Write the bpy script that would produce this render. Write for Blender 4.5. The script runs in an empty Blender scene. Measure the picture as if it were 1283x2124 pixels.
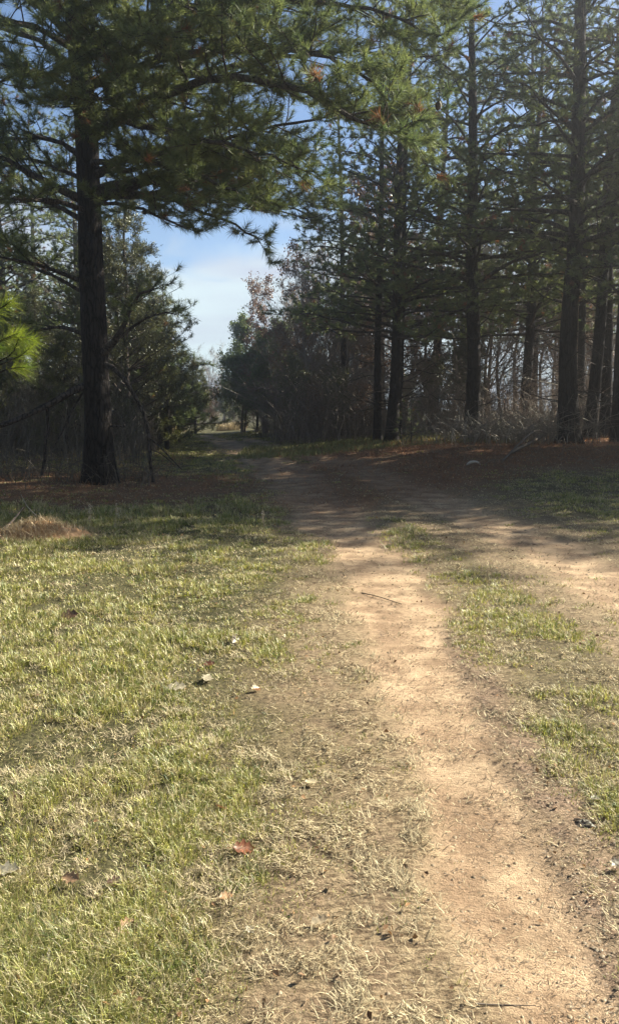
import bpy, math, random
import numpy as np
from math import radians as R

# ------------------------------------------------------------------ camera, sky, sun, exposure
scene = bpy.context.scene
FPX, CX0, CY0, HOR, CAMZ = 1635.0, 641.5, 1062.0, 850.0, 1.6
PITCH = math.atan((CY0 - HOR) / FPX)
cam_d = bpy.data.cameras.new("camera"); cam = bpy.data.objects.new("camera", cam_d)
scene.collection.objects.link(cam); scene.camera = cam
cam.location = (0, 0, CAMZ); cam.rotation_euler = (R(90) - PITCH, 0, 0)
cam_d.sensor_fit = 'VERTICAL'; cam_d.sensor_height = 36.0; cam_d.lens = 36.0 * FPX / 2124.0
cam_d.clip_start = 0.05; cam_d.clip_end = 3000

SUN_AZ, SUN_EL = R(61), R(34)          # azimuth from +Y towards +X
world = bpy.data.worlds.new("World"); scene.world = world; world.use_nodes = True
nt = world.node_tree; nt.nodes.clear(); N = nt.nodes.new; L = nt.links.new
wo = N('ShaderNodeOutputWorld'); bg = N('ShaderNodeBackground'); bg.inputs[1].default_value = 0.05
sky = N('ShaderNodeTexSky'); sky.sky_type = 'NISHITA'; sky.sun_disc = False
sky.sun_elevation = SUN_EL; sky.sun_rotation = SUN_AZ; sky.altitude = 900; sky.air_density = 1.0; sky.dust_density = 0.2; sky.ozone_density = 2.5
tc = N('ShaderNodeTexCoord'); sep = N('ShaderNodeSeparateXYZ'); L(tc.outputs['Generated'], sep.inputs[0])
zz = N('ShaderNodeMath'); zz.operation = 'MAXIMUM'; L(sep.outputs['Z'], zz.inputs[0]); zz.inputs[1].default_value = 0.0
za = N('ShaderNodeMath'); za.operation = 'ADD'; L(zz.outputs[0], za.inputs[0]); za.inputs[1].default_value = 0.16
dx = N('ShaderNodeMath'); dx.operation = 'DIVIDE'; L(sep.outputs['X'], dx.inputs[0]); L(za.outputs[0], dx.inputs[1])
dy = N('ShaderNodeMath'); dy.operation = 'DIVIDE'; L(sep.outputs['Y'], dy.inputs[0]); L(za.outputs[0], dy.inputs[1])
cmb = N('ShaderNodeCombineXYZ'); L(dx.outputs[0], cmb.inputs[0]); L(dy.outputs[0], cmb.inputs[1]); cmb.inputs[2].default_value = 3.3
n1 = N('ShaderNodeTexNoise'); n1.inputs['Scale'].default_value = 1.15; n1.inputs['Detail'].default_value = 9; n1.inputs['Roughness'].default_value = 0.55
n1.inputs['Distortion'].default_value = 0.3; L(cmb.outputs[0], n1.inputs['Vector'])
low = N('ShaderNodeMapRange'); L(sep.outputs['Z'], low.inputs['Value']); low.inputs['From Min'].default_value = 0.06; low.inputs['From Max'].default_value = 0.30
low.inputs['To Min'].default_value = 0.30; low.inputs['To Max'].default_value = -0.06
ad = N('ShaderNodeMath'); ad.operation = 'ADD'; L(n1.outputs[0], ad.inputs[0]); L(low.outputs[0], ad.inputs[1])
rp = N('ShaderNodeValToRGB'); rp.color_ramp.elements[0].position = 0.53; rp.color_ramp.elements[1].position = 0.64
rp.color_ramp.elements[0].color = (0, 0, 0, 1); rp.color_ramp.elements[1].color = (1, 1, 1, 1); L(ad.outputs[0], rp.inputs[0])
n2 = N('ShaderNodeTexNoise'); n2.inputs['Scale'].default_value = 2.2; n2.inputs['Detail'].default_value = 6
sc2 = N('ShaderNodeMapping'); sc2.inputs['Scale'].default_value = (1, 1.6, 9.0); L(tc.outputs['Generated'], sc2.inputs[0]); L(sc2.outputs[0], n2.inputs['Vector'])
cr = N('ShaderNodeValToRGB'); cr.color_ramp.elements[0].position = 0.36; cr.color_ramp.elements[1].position = 0.62
cr.color_ramp.elements[0].color = (4.0, 4.4, 5.3, 1); cr.color_ramp.elements[1].color = (5.3, 6.4, 6.6, 1); L(n2.outputs[0], cr.inputs[0])
mx = N('ShaderNodeMix'); mx.data_type = 'RGBA'; L(rp.outputs[0], mx.inputs[0]); L(sky.outputs[0], mx.inputs[6]); L(cr.outputs[0], mx.inputs[7])
L(mx.outputs[2], bg.inputs[0]); L(bg.outputs[0], wo.inputs[0])

sun_d = bpy.data.lights.new("sun", 'SUN'); sun_d.energy = 5.0; sun_d.angle = R(0.53); sun_d.color = (1.0, 0.93, 0.80)
sun = bpy.data.objects.new("sun", sun_d); scene.collection.objects.link(sun)
from mathutils import Vector
SD = Vector((math.sin(SUN_AZ) * math.cos(SUN_EL), math.cos(SUN_AZ) * math.cos(SUN_EL), math.sin(SUN_EL)))
sun.rotation_euler = SD.to_track_quat('Z', 'Y').to_euler(); sun.location = SD * 60
scene.view_settings.view_transform = 'Standard'; scene.view_settings.look = 'None'
scene.view_settings.exposure = 1.8; scene.view_settings.gamma = 1
scene.cycles.max_bounces = 6; scene.cycles.diffuse_bounces = 3; scene.cycles.glossy_bounces = 2
scene.cycles.transmission_bounces = 4; scene.cycles.volume_bounces = 0; scene.cycles.transparent_max_bounces = 4

HAZE = 0.0031
# ------------------------------------------------------------------ maths helpers
def sm(t):
    t = np.clip(t, 0, 1); return t * t * (3 - 2 * t)
def _h(ix, iy, s):
    n = (ix.astype(np.int64) * 374761393 + iy.astype(np.int64) * 668265263 + s * 1442695041) & 0xffffffff
    n = ((n ^ (n >> 13)) * 1274126177) & 0xffffffff
    return ((n ^ (n >> 16)) & 0xffff) / 65535.0
def vnoise(x, y, s=0):
    x = np.asarray(x, float); y = np.asarray(y, float)
    ix = np.floor(x); iy = np.floor(y); fx = sm(x - ix); fy = sm(y - iy)
    a = _h(ix, iy, s); b = _h(ix + 1, iy, s); c = _h(ix, iy + 1, s); d = _h(ix + 1, iy + 1, s)
    return (a * (1 - fx) + b * fx) * (1 - fy) + (c * (1 - fx) + d * fx) * fy
def fbm(x, y, s=0, o=4):
    v = 0; a = .5; t = 0
    for k in range(o):
        v = v + a * vnoise(x * 2 ** k, y * 2 ** k, s + k * 17); t += a; a *= .55
    return v / t
def zbase(x, y):
    x = np.asarray(x, float); y = np.asarray(y, float)
    z = 0.5 * sm((y - 12) / 14) * sm((x + 2.5) / 8)
    z = z + 0.35 * sm((y - 22) / 25) * sm((x + 6 + (y - 22) * .03) / 5)
    z = z + 0.10 * sm((y - 9) / 8) * sm((-x - 3) / 4)
    return z
cp, sp = math.cos(PITCH), math.sin(PITCH)
def ray(px, py):
    a = (px - CX0) / FPX; b = -(py - CY0) / FPX
    return np.array([a, cp + b * sp, -sp + b * cp])
def P(px, py, Y):                       # the point at distance Y straight ahead seen at that place
    d = ray(px, py); return np.array([0, 0, CAMZ]) + d * (Y / d[1])
def G(px, py):                          # the ground point seen at that place
    d = ray(px, py); lo, hi = 0.5, 400.0
    for t in np.concatenate([np.linspace(1, 60, 600), np.linspace(60, 400, 300)]):
        q = np.array([0, 0, CAMZ]) + d * t
        if q[2] < zbase(q[0], q[1]): hi = t; break
    lo = hi - 1.2
    for _ in range(30):
        m = (lo + hi) / 2; q = np.array([0, 0, CAMZ]) + d * m
        if q[2] < zbase(q[0], q[1]): hi = m
        else: lo = m
    return q
def polydist(x, y, pts):                # distance / half width along a path of (x, y, halfwidth)
    best = np.full(np.shape(x), 1e9)
    for a, b in zip(pts[:-1], pts[1:]):
        ux, uy = b[0] - a[0], b[1] - a[1]; l2 = ux * ux + uy * uy + 1e-9
        t = np.clip(((x - a[0]) * ux + (y - a[1]) * uy) / l2, 0, 1)
        d = np.hypot(x - a[0] - t * ux, y - a[1] - t * uy) / (a[2] + t * (b[2] - a[2]))
        best = np.minimum(best, d)
    return best
def pxpath(lst):                        # (px, py, half width in px) -> ground path
    o = []
    for px, py, w in lst:
        g = G(px, py); o.append((g[0], g[1], w / FPX * g[1]))
    return o
TRACK = [(.92, 0.2, .34)] + pxpath([(1175, 2100, 150), (1090, 1930, 145), (1020, 1760, 130), (960, 1600, 115), (895, 1430, 100), (845, 1300, 92), (800, 1200, 85), (755, 1140, 85), (700, 1085, 80), (640, 1020, 75), (570, 965, 60), (500, 930, 38), (450, 912, 25), (425, 903, 14)])
TRACK2 = pxpath([(1500, 1330, 160), (1300, 1230, 110), (1190, 1165, 95), (1080, 1115, 85), (960, 1065, 70), (850, 1015, 60), (740, 970, 55), (640, 942, 40), (560, 922, 26), (500, 909, 14)])
SCUFF = pxpath([(930, 1310, 25), (1010, 1440, 40), (1090, 1590, 60), (1190, 1720, 75), (1260, 1880, 75), (1330, 2080, 75)])
MIDG = pxpath([(1540, 1850, 190), (1310, 1540, 185), (1140, 1370, 140), (1015, 1250, 110), (925, 1180, 85), (850, 1120, 60), (800, 1080, 35)])
FORK = pxpath([(1500, 1010, 16), (1280, 975, 10)])
def masks(x, y):
    x = np.asarray(x, float); y = np.asarray(y, float)
    w = (fbm(x * 1.3, y * 1.3, 3) - .5); w2 = fbm(x * 5, y * 5, 9) - .5
    d1 = polydist(x, y, TRACK) + w * 1.0 + w2 * .6
    d2 = polydist(x, y, TRACK2) + w * 1.1 + w2 * .6
    path = np.maximum(sm((1.35 - d1) / .8), .95 * sm((1.35 - d2) / .8))
    mid = sm((1.4 - polydist(x, y, MIDG) - w * .8) / .7)
    scuff = sm((1.5 - polydist(x, y, SCUFF) - w * .8 - w2 * .6) / .9)
    wear = np.maximum(sm((2.6 - d1) / 1.6), sm((2.3 - d2) / 1.4))     # worn, straw coloured edges
    under = sm(1.6 - np.hypot((x + 5.2) / 4.2, (y - 16.2) / 3.6)); green = None
    lit = sm((y - 10.5 - 1.25 * np.clip(x - .5, 0, 5)) / 3.5)                                   # pine straw further on
    rx = x + .02 * y
    litter = lit * (.75 + .25 * sm((rx - 1) / 4)) * (1 - .25 * path) * np.maximum(sm((rx + 2.0) / 3) * sm((34 - y) / 6), .55 * sm((y - 16) / 5) * sm((-x - 2.8) / 1.5) * sm((30 - y) / 8))
    green = sm((-x - .12 + .40 + .04 * np.minimum(y, 8) + w * 1.1) / 1.2) * (1 - path)
    green = np.maximum(green, mid * .62)
    green = np.maximum(green, sm((y - 9) / 3) * sm((20 - y) / 3.5) * sm((x - 3.0) / 1.5) * .8)
    verge = sm((y - 26) / 6) * sm((x + 1 + y * .07) / 1.5) * sm((6.5 - x) / 3)
    green = np.maximum(green, verge * .8); litter = litter * (1 - verge * .8)
    far = sm((y - 46) / 8); green = np.maximum(green, far * (1 - path) * .9)
    green = np.maximum(green, sm((y - 17) / 2) * sm((45 - y) / 6) * sm((-x - 2.6 - .03 * y) / 1.2) * sm((x + 9) / 2))
    green = green * (1 - .85 * under); litter = np.maximum(litter, under * .7)
    return dict(path=path, scuff=scuff, wear=np.clip(wear - path, 0, 1), litter=litter * (1 - mid * .7), green=np.clip(green, 0, 1))
def gz(x, y, m=None):
    x = np.asarray(x, float); y = np.asarray(y, float)
    if m is None: m = masks(x, y)
    z = zbase(x, y) - .018 * m['path'] * (1 - sm((y - 40) / 20)) + .05 * (fbm(x * .7, y * .7, 5) - .5)
    near = sm((16 - y) / 8)
    z = z + near * (.022 * (fbm(x * 3.5, y * 3.5, 6) - .5) + .028 * (fbm(x * 11, y * 11, 7) - .5) * (.35 + .6 * m['scuff'] + .7 * m['green'] + .3 * m['wear']))
    return z

# ------------------------------------------------------------------ mesh helpers
class Acc:
    def __init__(s): s.v = []; s.f = []; s.c = []; s.n = 0
    def add(s, v, f, c=None):
        v = np.asarray(v, float).reshape(-1, 3); f = np.asarray(f, np.int64)
        s.v.append(v); s.f.append(f + s.n); s.n += len(v)
        if c is None: c = (.5, .5, .5)
        c = np.asarray(c, float)
        s.c.append(np.broadcast_to(c, (len(v), 3)) if c.ndim == 1 else c)
    def join(s, o):
        s.nf = sum(len(f) for f in s.f)
        for v, c in zip(o.v, o.c): s.v.append(v); s.c.append(c)
        for f in o.f: s.f.append(f + s.n)
        s.n += o.n; return s
    def mesh(s, name, mat, smooth=False, mat2=None):
        me = bpy.data.meshes.new(name); v = np.concatenate(s.v)
        me.vertices.add(len(v)); me.vertices.foreach_set('co', v.astype(np.float32).ravel())
        tot = np.concatenate([np.full(len(f), f.shape[1]) for f in s.f]); idx = np.concatenate([f.ravel() for f in s.f])
        me.loops.add(len(idx)); me.loops.foreach_set('vertex_index', idx.astype(np.int32))
        me.polygons.add(len(tot)); st = np.concatenate([[0], np.cumsum(tot)[:-1]])
        me.polygons.foreach_set('loop_start', st.astype(np.int32))
        if smooth: me.polygons.foreach_set('use_smooth', np.ones(len(tot), bool))
        at = me.color_attributes.new('tint', 'FLOAT_COLOR', 'POINT'); c = np.concatenate(s.c)
        at.data.foreach_set('color', np.concatenate([c, np.ones((len(c), 1))], 1).astype(np.float32).ravel())
        me.update(calc_edges=True); me.materials.append(mat)
        if mat2:
            me.materials.append(mat2); mi = np.ones(len(tot), np.int32); mi[:s.nf] = 0; me.polygons.foreach_set('material_index', mi)
        return me
def link(name, me, parent=None, loc=None):
    o = bpy.data.objects.new(name, me); scene.collection.objects.link(o)
    if parent is not None: o.parent = parent
    if loc is not None: o.location = loc
    return o
def thing(name, label, cat, loc=(0, 0, 0), group=None):
    o = bpy.data.objects.new(name, None); scene.collection.objects.link(o); o.location = loc
    o.empty_display_size = .2; o['label'] = label; o['category'] = cat
    if group: o['group'] = group
    return o
def tag(o, label, cat, group=None):
    o['label'] = label; o['category'] = cat
    if group: o['group'] = group
    return o
def nrm(a): return a / (np.linalg.norm(a, axis=-1, keepdims=True) + 1e-12)
def tubes(acc, PT, RD, k=3, c=(.5, .5, .5)):            # many tubes at once: PT (N,m,3), RD (N,m)
    PT = np.asarray(PT, float); RD = np.asarray(RD, float); n, m, _ = PT.shape
    T = np.empty_like(PT); T[:, 1:-1] = PT[:, 2:] - PT[:, :-2]; T[:, 0] = PT[:, 1] - PT[:, 0]; T[:, -1] = PT[:, -1] - PT[:, -2]
    T = nrm(T); mt = nrm(T.mean(1)); ref = np.where(np.abs(mt[:, 2:3]) > .8, [[1., 0, 0]], [[0, 0, 1.]])[:, None, :]
    A = nrm(np.cross(T, np.broadcast_to(ref, T.shape))); B = np.cross(T, A)
    an = np.arange(k) * 2 * math.pi / k
    V = PT[:, :, None, :] + RD[:, :, None, None] * (A[:, :, None, :] * np.cos(an)[None, None, :, None] + B[:, :, None, :] * np.sin(an)[None, None, :, None])
    ii = np.arange(n)[:, None, None] * m * k; jj = np.arange(m - 1)[None, :, None] * k; kk = np.arange(k)[None, None, :]; k2 = (kk + 1) % k
    F = np.stack([ii + jj + kk, ii + jj + k2, ii + jj + k + k2, ii + jj + k + kk], -1).reshape(-1, 4)
    acc.add(V.reshape(-1, 3), F, c)
    return V
def tube(acc, pts, rad, k=8, c=(.5, .5, .5)): return tubes(acc, np.asarray(pts)[None], np.asarray(rad)[None], k, c)
def spline(pts, n):                                     # Catmull-Rom resample
    p = np.asarray(pts, float); p = np.vstack([2 * p[0] - p[1], p, 2 * p[-1] - p[-2]]); m = len(p) - 3
    t = np.linspace(0, m - 1e-6, n); i = t.astype(int); f = (t - i)[:, None]
    a, b, c, d = p[i], p[i + 1], p[i + 2], p[i + 3]
    return .5 * (2 * b + (c - a) * f + (2 * a - 5 * b + 4 * c - d) * f ** 2 + (3 * b - a - 3 * c + d) * f ** 3)

# ------------------------------------------------------------------ materials
def new_mat(name):
    m = bpy.data.materials.new(name); m.use_nodes = True; t = m.node_tree; t.nodes.clear(); return m, t
def leaf_mat(name, transl=.35, gloss=.06, rough=.42, val=1.0):
    m, t = new_mat(name); n = t.nodes.new; l = t.links.new
    o = n('ShaderNodeOutputMaterial'); a = n('ShaderNodeVertexColor'); a.layer_name = 'tint'
    d = n('ShaderNodeBsdfDiffuse'); tr = n('ShaderNodeBsdfTranslucent'); g = n('ShaderNodeBsdfGlossy'); g.inputs['Roughness'].default_value = rough
    g.inputs['Color'].default_value = (.9, .95, .85, 1)
    l(a.outputs[0], d.inputs[0])
    h = n('ShaderNodeHueSaturation'); h.inputs['Saturation'].default_value = 1.1; h.inputs['Value'].default_value = 1.25; l(a.outputs[0], h.inputs['Color']); l(h.outputs[0], tr.inputs[0])
    x = n('ShaderNodeMixShader'); x.inputs[0].default_value = transl; l(d.outputs[0], x.inputs[1]); l(tr.outputs[0], x.inputs[2])
    y = n('ShaderNodeMixShader'); y.inputs[0].default_value = gloss; l(x.outputs[0], y.inputs[1]); l(g.outputs[0], y.inputs[2])
    l(y.outputs[0], o.inputs[0]); return m
def bark_mat(name, c1, c2, scale=(9, 9, 2.2), bump=.9, dist=.03):
    m, t = new_mat(name); n = t.nodes.new; l = t.links.new
    o = n('ShaderNodeOutputMaterial'); b = n('ShaderNodeBsdfPrincipled'); b.inputs['Roughness'].default_value = .92; b.inputs['Specular IOR Level'].default_value = .15
    tc = n('ShaderNodeTexCoord'); mp = n('ShaderNodeMapping'); mp.inputs['Scale'].default_value = scale; l(tc.outputs['Object'], mp.inputs[0])
    nz = n('ShaderNodeTexNoise'); nz.inputs['Scale'].default_value = 1.6; nz.inputs['Detail'].default_value = 5; l(mp.outputs[0], nz.inputs[0])
    ad = n('ShaderNodeMix'); ad.data_type = 'RGBA'; ad.inputs[0].default_value = .55; l(mp.outputs[0], ad.inputs[6]); l(nz.outputs['Color'], ad.inputs[7])
    v = n('ShaderNodeTexVoronoi'); v.feature = 'DISTANCE_TO_EDGE'; v.inputs['Scale'].default_value = 1.5; l(ad.outputs[2], v.inputs['Vector'])
    r = n('ShaderNodeValToRGB'); r.color_ramp.elements[0].position = .0; r.color_ramp.elements[1].position = .14
    r.color_ramp.elements[0].color = (*[x * .35 for x in c1], 1); r.color_ramp.elements[1].color = (1, 1, 1, 1); l(v.outputs['Distance'], r.inputs[0])
    mm = n('ShaderNodeMix'); mm.data_type = 'RGBA'; l(nz.outputs[0], mm.inputs[0]); mm.inputs[6].default_value = (*c1, 1); mm.inputs[7].default_value = (*c2, 1)
    mu = n('ShaderNodeMix'); mu.data_type = 'RGBA'; mu.blend_type = 'MULTIPLY'; mu.inputs[0].default_value = 1; l(mm.outputs[2], mu.inputs[6]); l(r.outputs[0], mu.inputs[7])
    l(mu.outputs[2], b.inputs['Base Color'])
    hh = n('ShaderNodeMath'); hh.operation = 'MULTIPLY_ADD'; l(r.outputs[0], hh.inputs[0]); hh.inputs[1].default_value = .8; l(nz.outputs[0], hh.inputs[2])
    bp = n('ShaderNodeBump'); bp.inputs['Strength'].default_value = bump; bp.inputs['Distance'].default_value = dist; l(hh.outputs[0], bp.inputs['Height']); l(bp.outputs[0], b.inputs['Normal'])
    l(b.outputs[0], o.inputs[0]); return m
M_NEEDLE = leaf_mat('pine_needles', .40, .035, .5)
M_LEAF = leaf_mat('leaves', .35, .05, .45)
M_GRASS = leaf_mat('grass_blades', .30, .05, .5)
M_LITTER = leaf_mat('dead_litter', .12, .02, .6)
M_TWIG = leaf_mat('twigs', 0.0, .04, .55)
M_PINE = bark_mat('pine_bark', (.016, .014, .013), (.046, .038, .033), (17, 17, 4.0), bump=.8, dist=.03)
M_LIMB = bark_mat('limb_bark', (.05, .042, .036), (.11, .09, .075), (14, 14, 6), .6, .015)
M_GREY = bark_mat('grey_bark', (.10, .09, .078), (.20, .18, .155), (12, 12, 4), .5, .01)

# ground material: colours come from where the tracks, the litter and the grass are
def ground_mat():
    m, t = new_mat('trail_ground'); n = t.nodes.new; l = t.links.new
    o = n('ShaderNodeOutputMaterial'); b = n('ShaderNodeBsdfPrincipled'); b.inputs['Roughness'].default_value = .95; b.inputs['Specular IOR Level'].default_value = .1
    geo = n('ShaderNodeNewGeometry')
    def noise(s, d=6, r=.6, sc=None):
        x = n('ShaderNodeTexNoise'); x.inputs['Scale'].default_value = s; x.inputs['Detail'].default_value = d; x.inputs['Roughness'].default_value = r
        if sc:
            mp = n('ShaderNodeMapping'); mp.inputs['Scale'].default_value = sc; l(geo.outputs['Position'], mp.inputs[0]); l(mp.outputs[0], x.inputs[0])
        else: l(geo.outputs['Position'], x.inputs[0])
        return x.outputs[0]
    def ramp(src, p0, p1, c0=(0, 0, 0), c1=(1, 1, 1)):
        r = n('ShaderNodeValToRGB'); r.color_ramp.elements[0].position = p0; r.color_ramp.elements[1].position = p1
        r.color_ramp.elements[0].color = (*c0, 1); r.color_ramp.elements[1].color = (*c1, 1); l(src, r.inputs[0]); return r.outputs[0]
    def mix(f, a, c, bt='MIX'):
        x = n('ShaderNodeMix'); x.data_type = 'RGBA'; x.blend_type = bt
        for s, i in ((f, 0), (a, 6), (c, 7)):
            if isinstance(s, (float, int)): x.inputs[i].default_value = s
            elif isinstance(s, tuple): x.inputs[i].default_value = (*s, 1)
            else: l(s, x.inputs[i])
        return x.outputs[2]
    def mth(op, a, c):
        x = n('ShaderNodeMath'); x.operation = op; x.use_clamp = True
        for s, i in ((a, 0), (c, 1)):
            if isinstance(s, float): x.inputs[i].default_value = s
            else: l(s, x.inputs[i])
        return x.outputs[0]
    def att(name):
        x = n('ShaderNodeAttribute'); x.attribute_name = name; return x.outputs['Fac']
    big = noise(1.1, 5); med = noise(6, 6); fin = noise(38, 5, .65); grit = noise(150, 3, .7); st = noise(22, 4, .7, (1, 2.6, 1))
    soil = mix(ramp(fin, .38, .60), (.075, .052, .034), (.26, .185, .115))
    straw = mix(ramp(st, .42, .58), (.11, .078, .045), (.31, .24, .14))
    base = mix(ramp(med, .35, .62), soil, straw)
    gr = mix(ramp(fin, .4, .62), (.030, .030, .014), (.11, .10, .045)); base = mix(att('green'), base, gr)
    med2 = noise(2.6, 8, .66); patch = ramp(med2, .40, .60); sand = mix(patch, (.25, .170, .102), (.46, .335, .205))
    sand = mix(mth('MULTIPLY', ramp(st, .50, .60), mth('SUBTRACT', .8, mth('MULTIPLY', patch, .6))), sand, (.17, .115, .07))
    sand = mix(mth('MULTIPLY', ramp(grit, .60, .68), .22), sand, (.14, .09, .055))
    pm = mth('MULTIPLY', att('path'), ramp(mth('ADD', big, mth('MULTIPLY', med, .35)), .42, .66)); pm2 = mth('ADD', mth('MULTIPLY', att('path'), .35), mth('MULTIPLY', pm, .8))
    base = mix(mth('MULTIPLY', att('wear'), .75), base, straw)
    base = mix(pm2, base, sand)
    dk = mix(ramp(fin, .36, .58), (.075, .052, .036), (.25, .175, .115))
    base = mix(mth('MULTIPLY', att('scuff'), ramp(med, .3, .6)), base, dk)
    lt = mix(ramp(st, .4, .62), (.075, .036, .020), (.26, .125, .062)); base = mix(mth('MULTIPLY', att('litter'), ramp(big, .2, .5)), base, lt)
    l(base, b.inputs['Base Color'])
    hgt = mix(.45, fin, st); hgt = mix(.3, hgt, grit)
    bp = n('ShaderNodeBump'); bp.inputs['Strength'].default_value = .9; bp.inputs['Distance'].default_value = .018; l(hgt, bp.inputs['Height'])
    l(bp.outputs[0], b.inputs['Normal']); l(b.outputs[0], o.inputs[0]); return m

# ------------------------------------------------------------------ ground sheet
ys = [-30, -18, -10, -5, -2, 0]; y = .5
while y < 8: ys.append(y); y += .045
while y < 400: ys.append(y); y += max(.06, .011 * y)
ys += [480, 650, 900, 1300]
xp = [0]; s = .05
while xp[-1] < 600: xp.append(xp[-1] + s); s = .05 if xp[-1] < 3.4 else s * 1.032
xs = np.array([-a for a in xp[:0:-1]] + xp); ys = np.array(ys, float)
X, Y = np.meshgrid(xs, ys); mk = masks(X, Y); Z = gz(X, Y, mk)
a = Acc(); nx, ny = len(xs), len(ys); i = np.arange(ny - 1)[:, None] * nx + np.arange(nx - 1)[None]
a.add(np.stack([X, Y, Z], -1).reshape(-1, 3), np.stack([i, i + 1, i + nx + 1, i + nx], -1).reshape(-1, 4))
gm = a.mesh('ground', ground_mat(), True)
for k, v in mk.items():
    at = gm.attributes.new(k, 'FLOAT', 'POINT'); at.data.foreach_set('value', v.astype(np.float32).ravel())
g = link('ground', gm); g['kind'] = 'structure'

# ------------------------------------------------------------------ blades (grass, thatch, litter)
def blades(acc, x, y, z, az, tilt, ln, wd, curl, col, rng):
    n = len(x); d = np.stack([np.cos(az), np.sin(az), np.zeros(n)], 1); up = np.array([0, 0, 1.])
    sd = np.stack([-np.sin(az), np.cos(az), np.zeros(n)], 1)
    tw = rng.uniform(-.8, .8, n)[:, None]; sd2 = nrm(sd + d * tw)
    p0 = np.stack([x, y, z], 1)
    d1 = d * np.sin(tilt)[:, None] + up * np.cos(tilt)[:, None]; t2 = np.clip(tilt + curl, 0, 1.75)
    d2 = (d + sd * rng.uniform(-.6, .6, n)[:, None]) * np.sin(t2)[:, None] + up * np.cos(t2)[:, None]
    p1 = p0 + d1 * (ln * .5)[:, None]; p2 = p1 + d2 * (ln * .5)[:, None]; w = wd[:, None]
    V = np.stack([p0 - sd2 * w * .5, p0 + sd2 * w * .5, p1 + sd2 * w * .42, p1 - sd2 * w * .42, p2], 1).reshape(-1, 3)
    b = np.arange(n)[:, None] * 5
    c = np.repeat(col, 5, 0)
    F = np.concatenate([b + np.array([[0, 1, 2]]), b + np.array([[0, 2, 3]]), b + np.array([[3, 2, 4]])])
    acc.add(V, F, c)
def scatter(n, y0, y1, rng, spread=.56, side=1.2):
    y = np.exp(rng.uniform(math.log(y0), math.log(y1), n)); x = rng.uniform(-1, 1, n) * (spread * y + side * .5); return x, y
def pick(c0, c1, t): return np.asarray(c0)[None] * (1 - t[:, None]) + np.asarray(c1)[None] * t[:, None]
rng = np.random.default_rng(5)
# living grass, growing in small tufts
x, y = scatter(80000, 1.35, 48, rng)
m = masks(x, y); cl = fbm(x * 1.9, y * 1.9, 31); cl2 = fbm(x * 8, y * 8, 33, 3)
dens = m['green'] * (1 - .9 * m['path']) * (.35 + 1.1 * sm((cl - .33) / .3)) * (.12 + 1.15 * sm((cl2 - .36) / .2)) * (1 - .8 * m['litter']) + .03 * (1 - m['path'])
k = rng.random(len(x)) < dens; x, y, cl, cl2 = x[k], y[k], cl[k], cl2[k]; mm_ = {q: v[k] for q, v in m.items()}; nt_ = len(x); K = 20
edge = np.exp(-((y - 12.3) / 1.3) ** 2) * (x < -1)
hgt = rng.uniform(.014, .048, nt_) * (.6 + 1.3 * sm((cl - .3) / .4)) * (.5 + .6 * mm_['green']) * (1 + .02 * y) + edge * rng.uniform(0, .13, nt_)
tt_ = np.clip(rng.normal(.42, .2, nt_) + (cl2 - .5) * 1.1, 0, 1); isdry = rng.random(nt_) < (.10 + .5 * (1 - sm((cl - .3) / .3)))
rp_ = lambda v: np.repeat(v, K, 0)
n = nt_ * K; az = rng.uniform(0, 6.283, n); rad = rng.uniform(0, .05, n) * np.maximum(1, rp_(y) / 4) ** .8; xb = rp_(x) + np.cos(az) * rad; yb = rp_(y) + np.sin(az) * rad
wd = rng.uniform(.0020, .0040, n) * np.maximum(.65, rp_(y) / 3.2) ** .85; t = np.clip(rp_(tt_) + rng.normal(0, .22, n), 0, 1.15)
col = pick((.40, .38, .10), (.095, .13, .028), t); dry = (rng.random(n) < .30) | (rp_(isdry) & (rng.random(n) < .8)); col[dry] = pick((.56, .48, .25), (.28, .23, .12), rng.random(dry.sum()))
A = Acc(); blades(A, xb, yb, np.repeat(gz(x, y), K) - .004, az + rng.normal(0, .5, n), np.abs(rng.normal(.35, .3, n)), rp_(hgt) * rng.uniform(.5, 1.15, n), wd, rng.uniform(.2, 1.5, n), col, rng)
o = link('grass', A.mesh('grass', M_GRASS)); o['kind'] = 'stuff'; o['label'] = 'short yellow green grass beside and between the tracks'
# straw thatch lying in it, combed in loose mats
x, y = scatter(620000, 1.35, 40, rng); m = masks(x, y); cl = fbm(x * 3, y * 3, 41); cf = fbm(x * 10, y * 10, 43)
dens = (.10 + .9 * sm((cl - .34) / .3)) * (.06 + 1.25 * sm((cf - .42) / .18)) * (1 - .86 * m['path']) * (1 - .7 * m['litter']) * (1 - .45 * m['scuff']) * (1 - .1 * m['green'])
k = rng.random(len(x)) < dens; x, y, cf = x[k], y[k], cf[k]; n = len(x)
wd = rng.uniform(.0018, .0038, n) * np.maximum(.62, y / 3.2) ** .85
t = rng.random(n) * .6; t[rng.random(n) < .38] += .55; col = pick((.66, .56, .34), (.10, .07, .04), np.clip(t, 0, 1))
A = Acc(); blades(A, x, y, gz(x, y) + .022 * sm((cf - .4) / .3) * rng.random(n), fbm(x * 4, y * 4, 47) * 14 + rng.normal(0, 1.2, n), rng.uniform(.9, 1.6, n), rng.uniform(.012, .055, n), wd, rng.uniform(-.8, .6, n), col, rng)
o = link('dry_thatch', A.mesh('dry_thatch', M_LITTER)); o['kind'] = 'stuff'; o['label'] = 'pale dry thatch lying in the grass and at the track edges'
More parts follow.
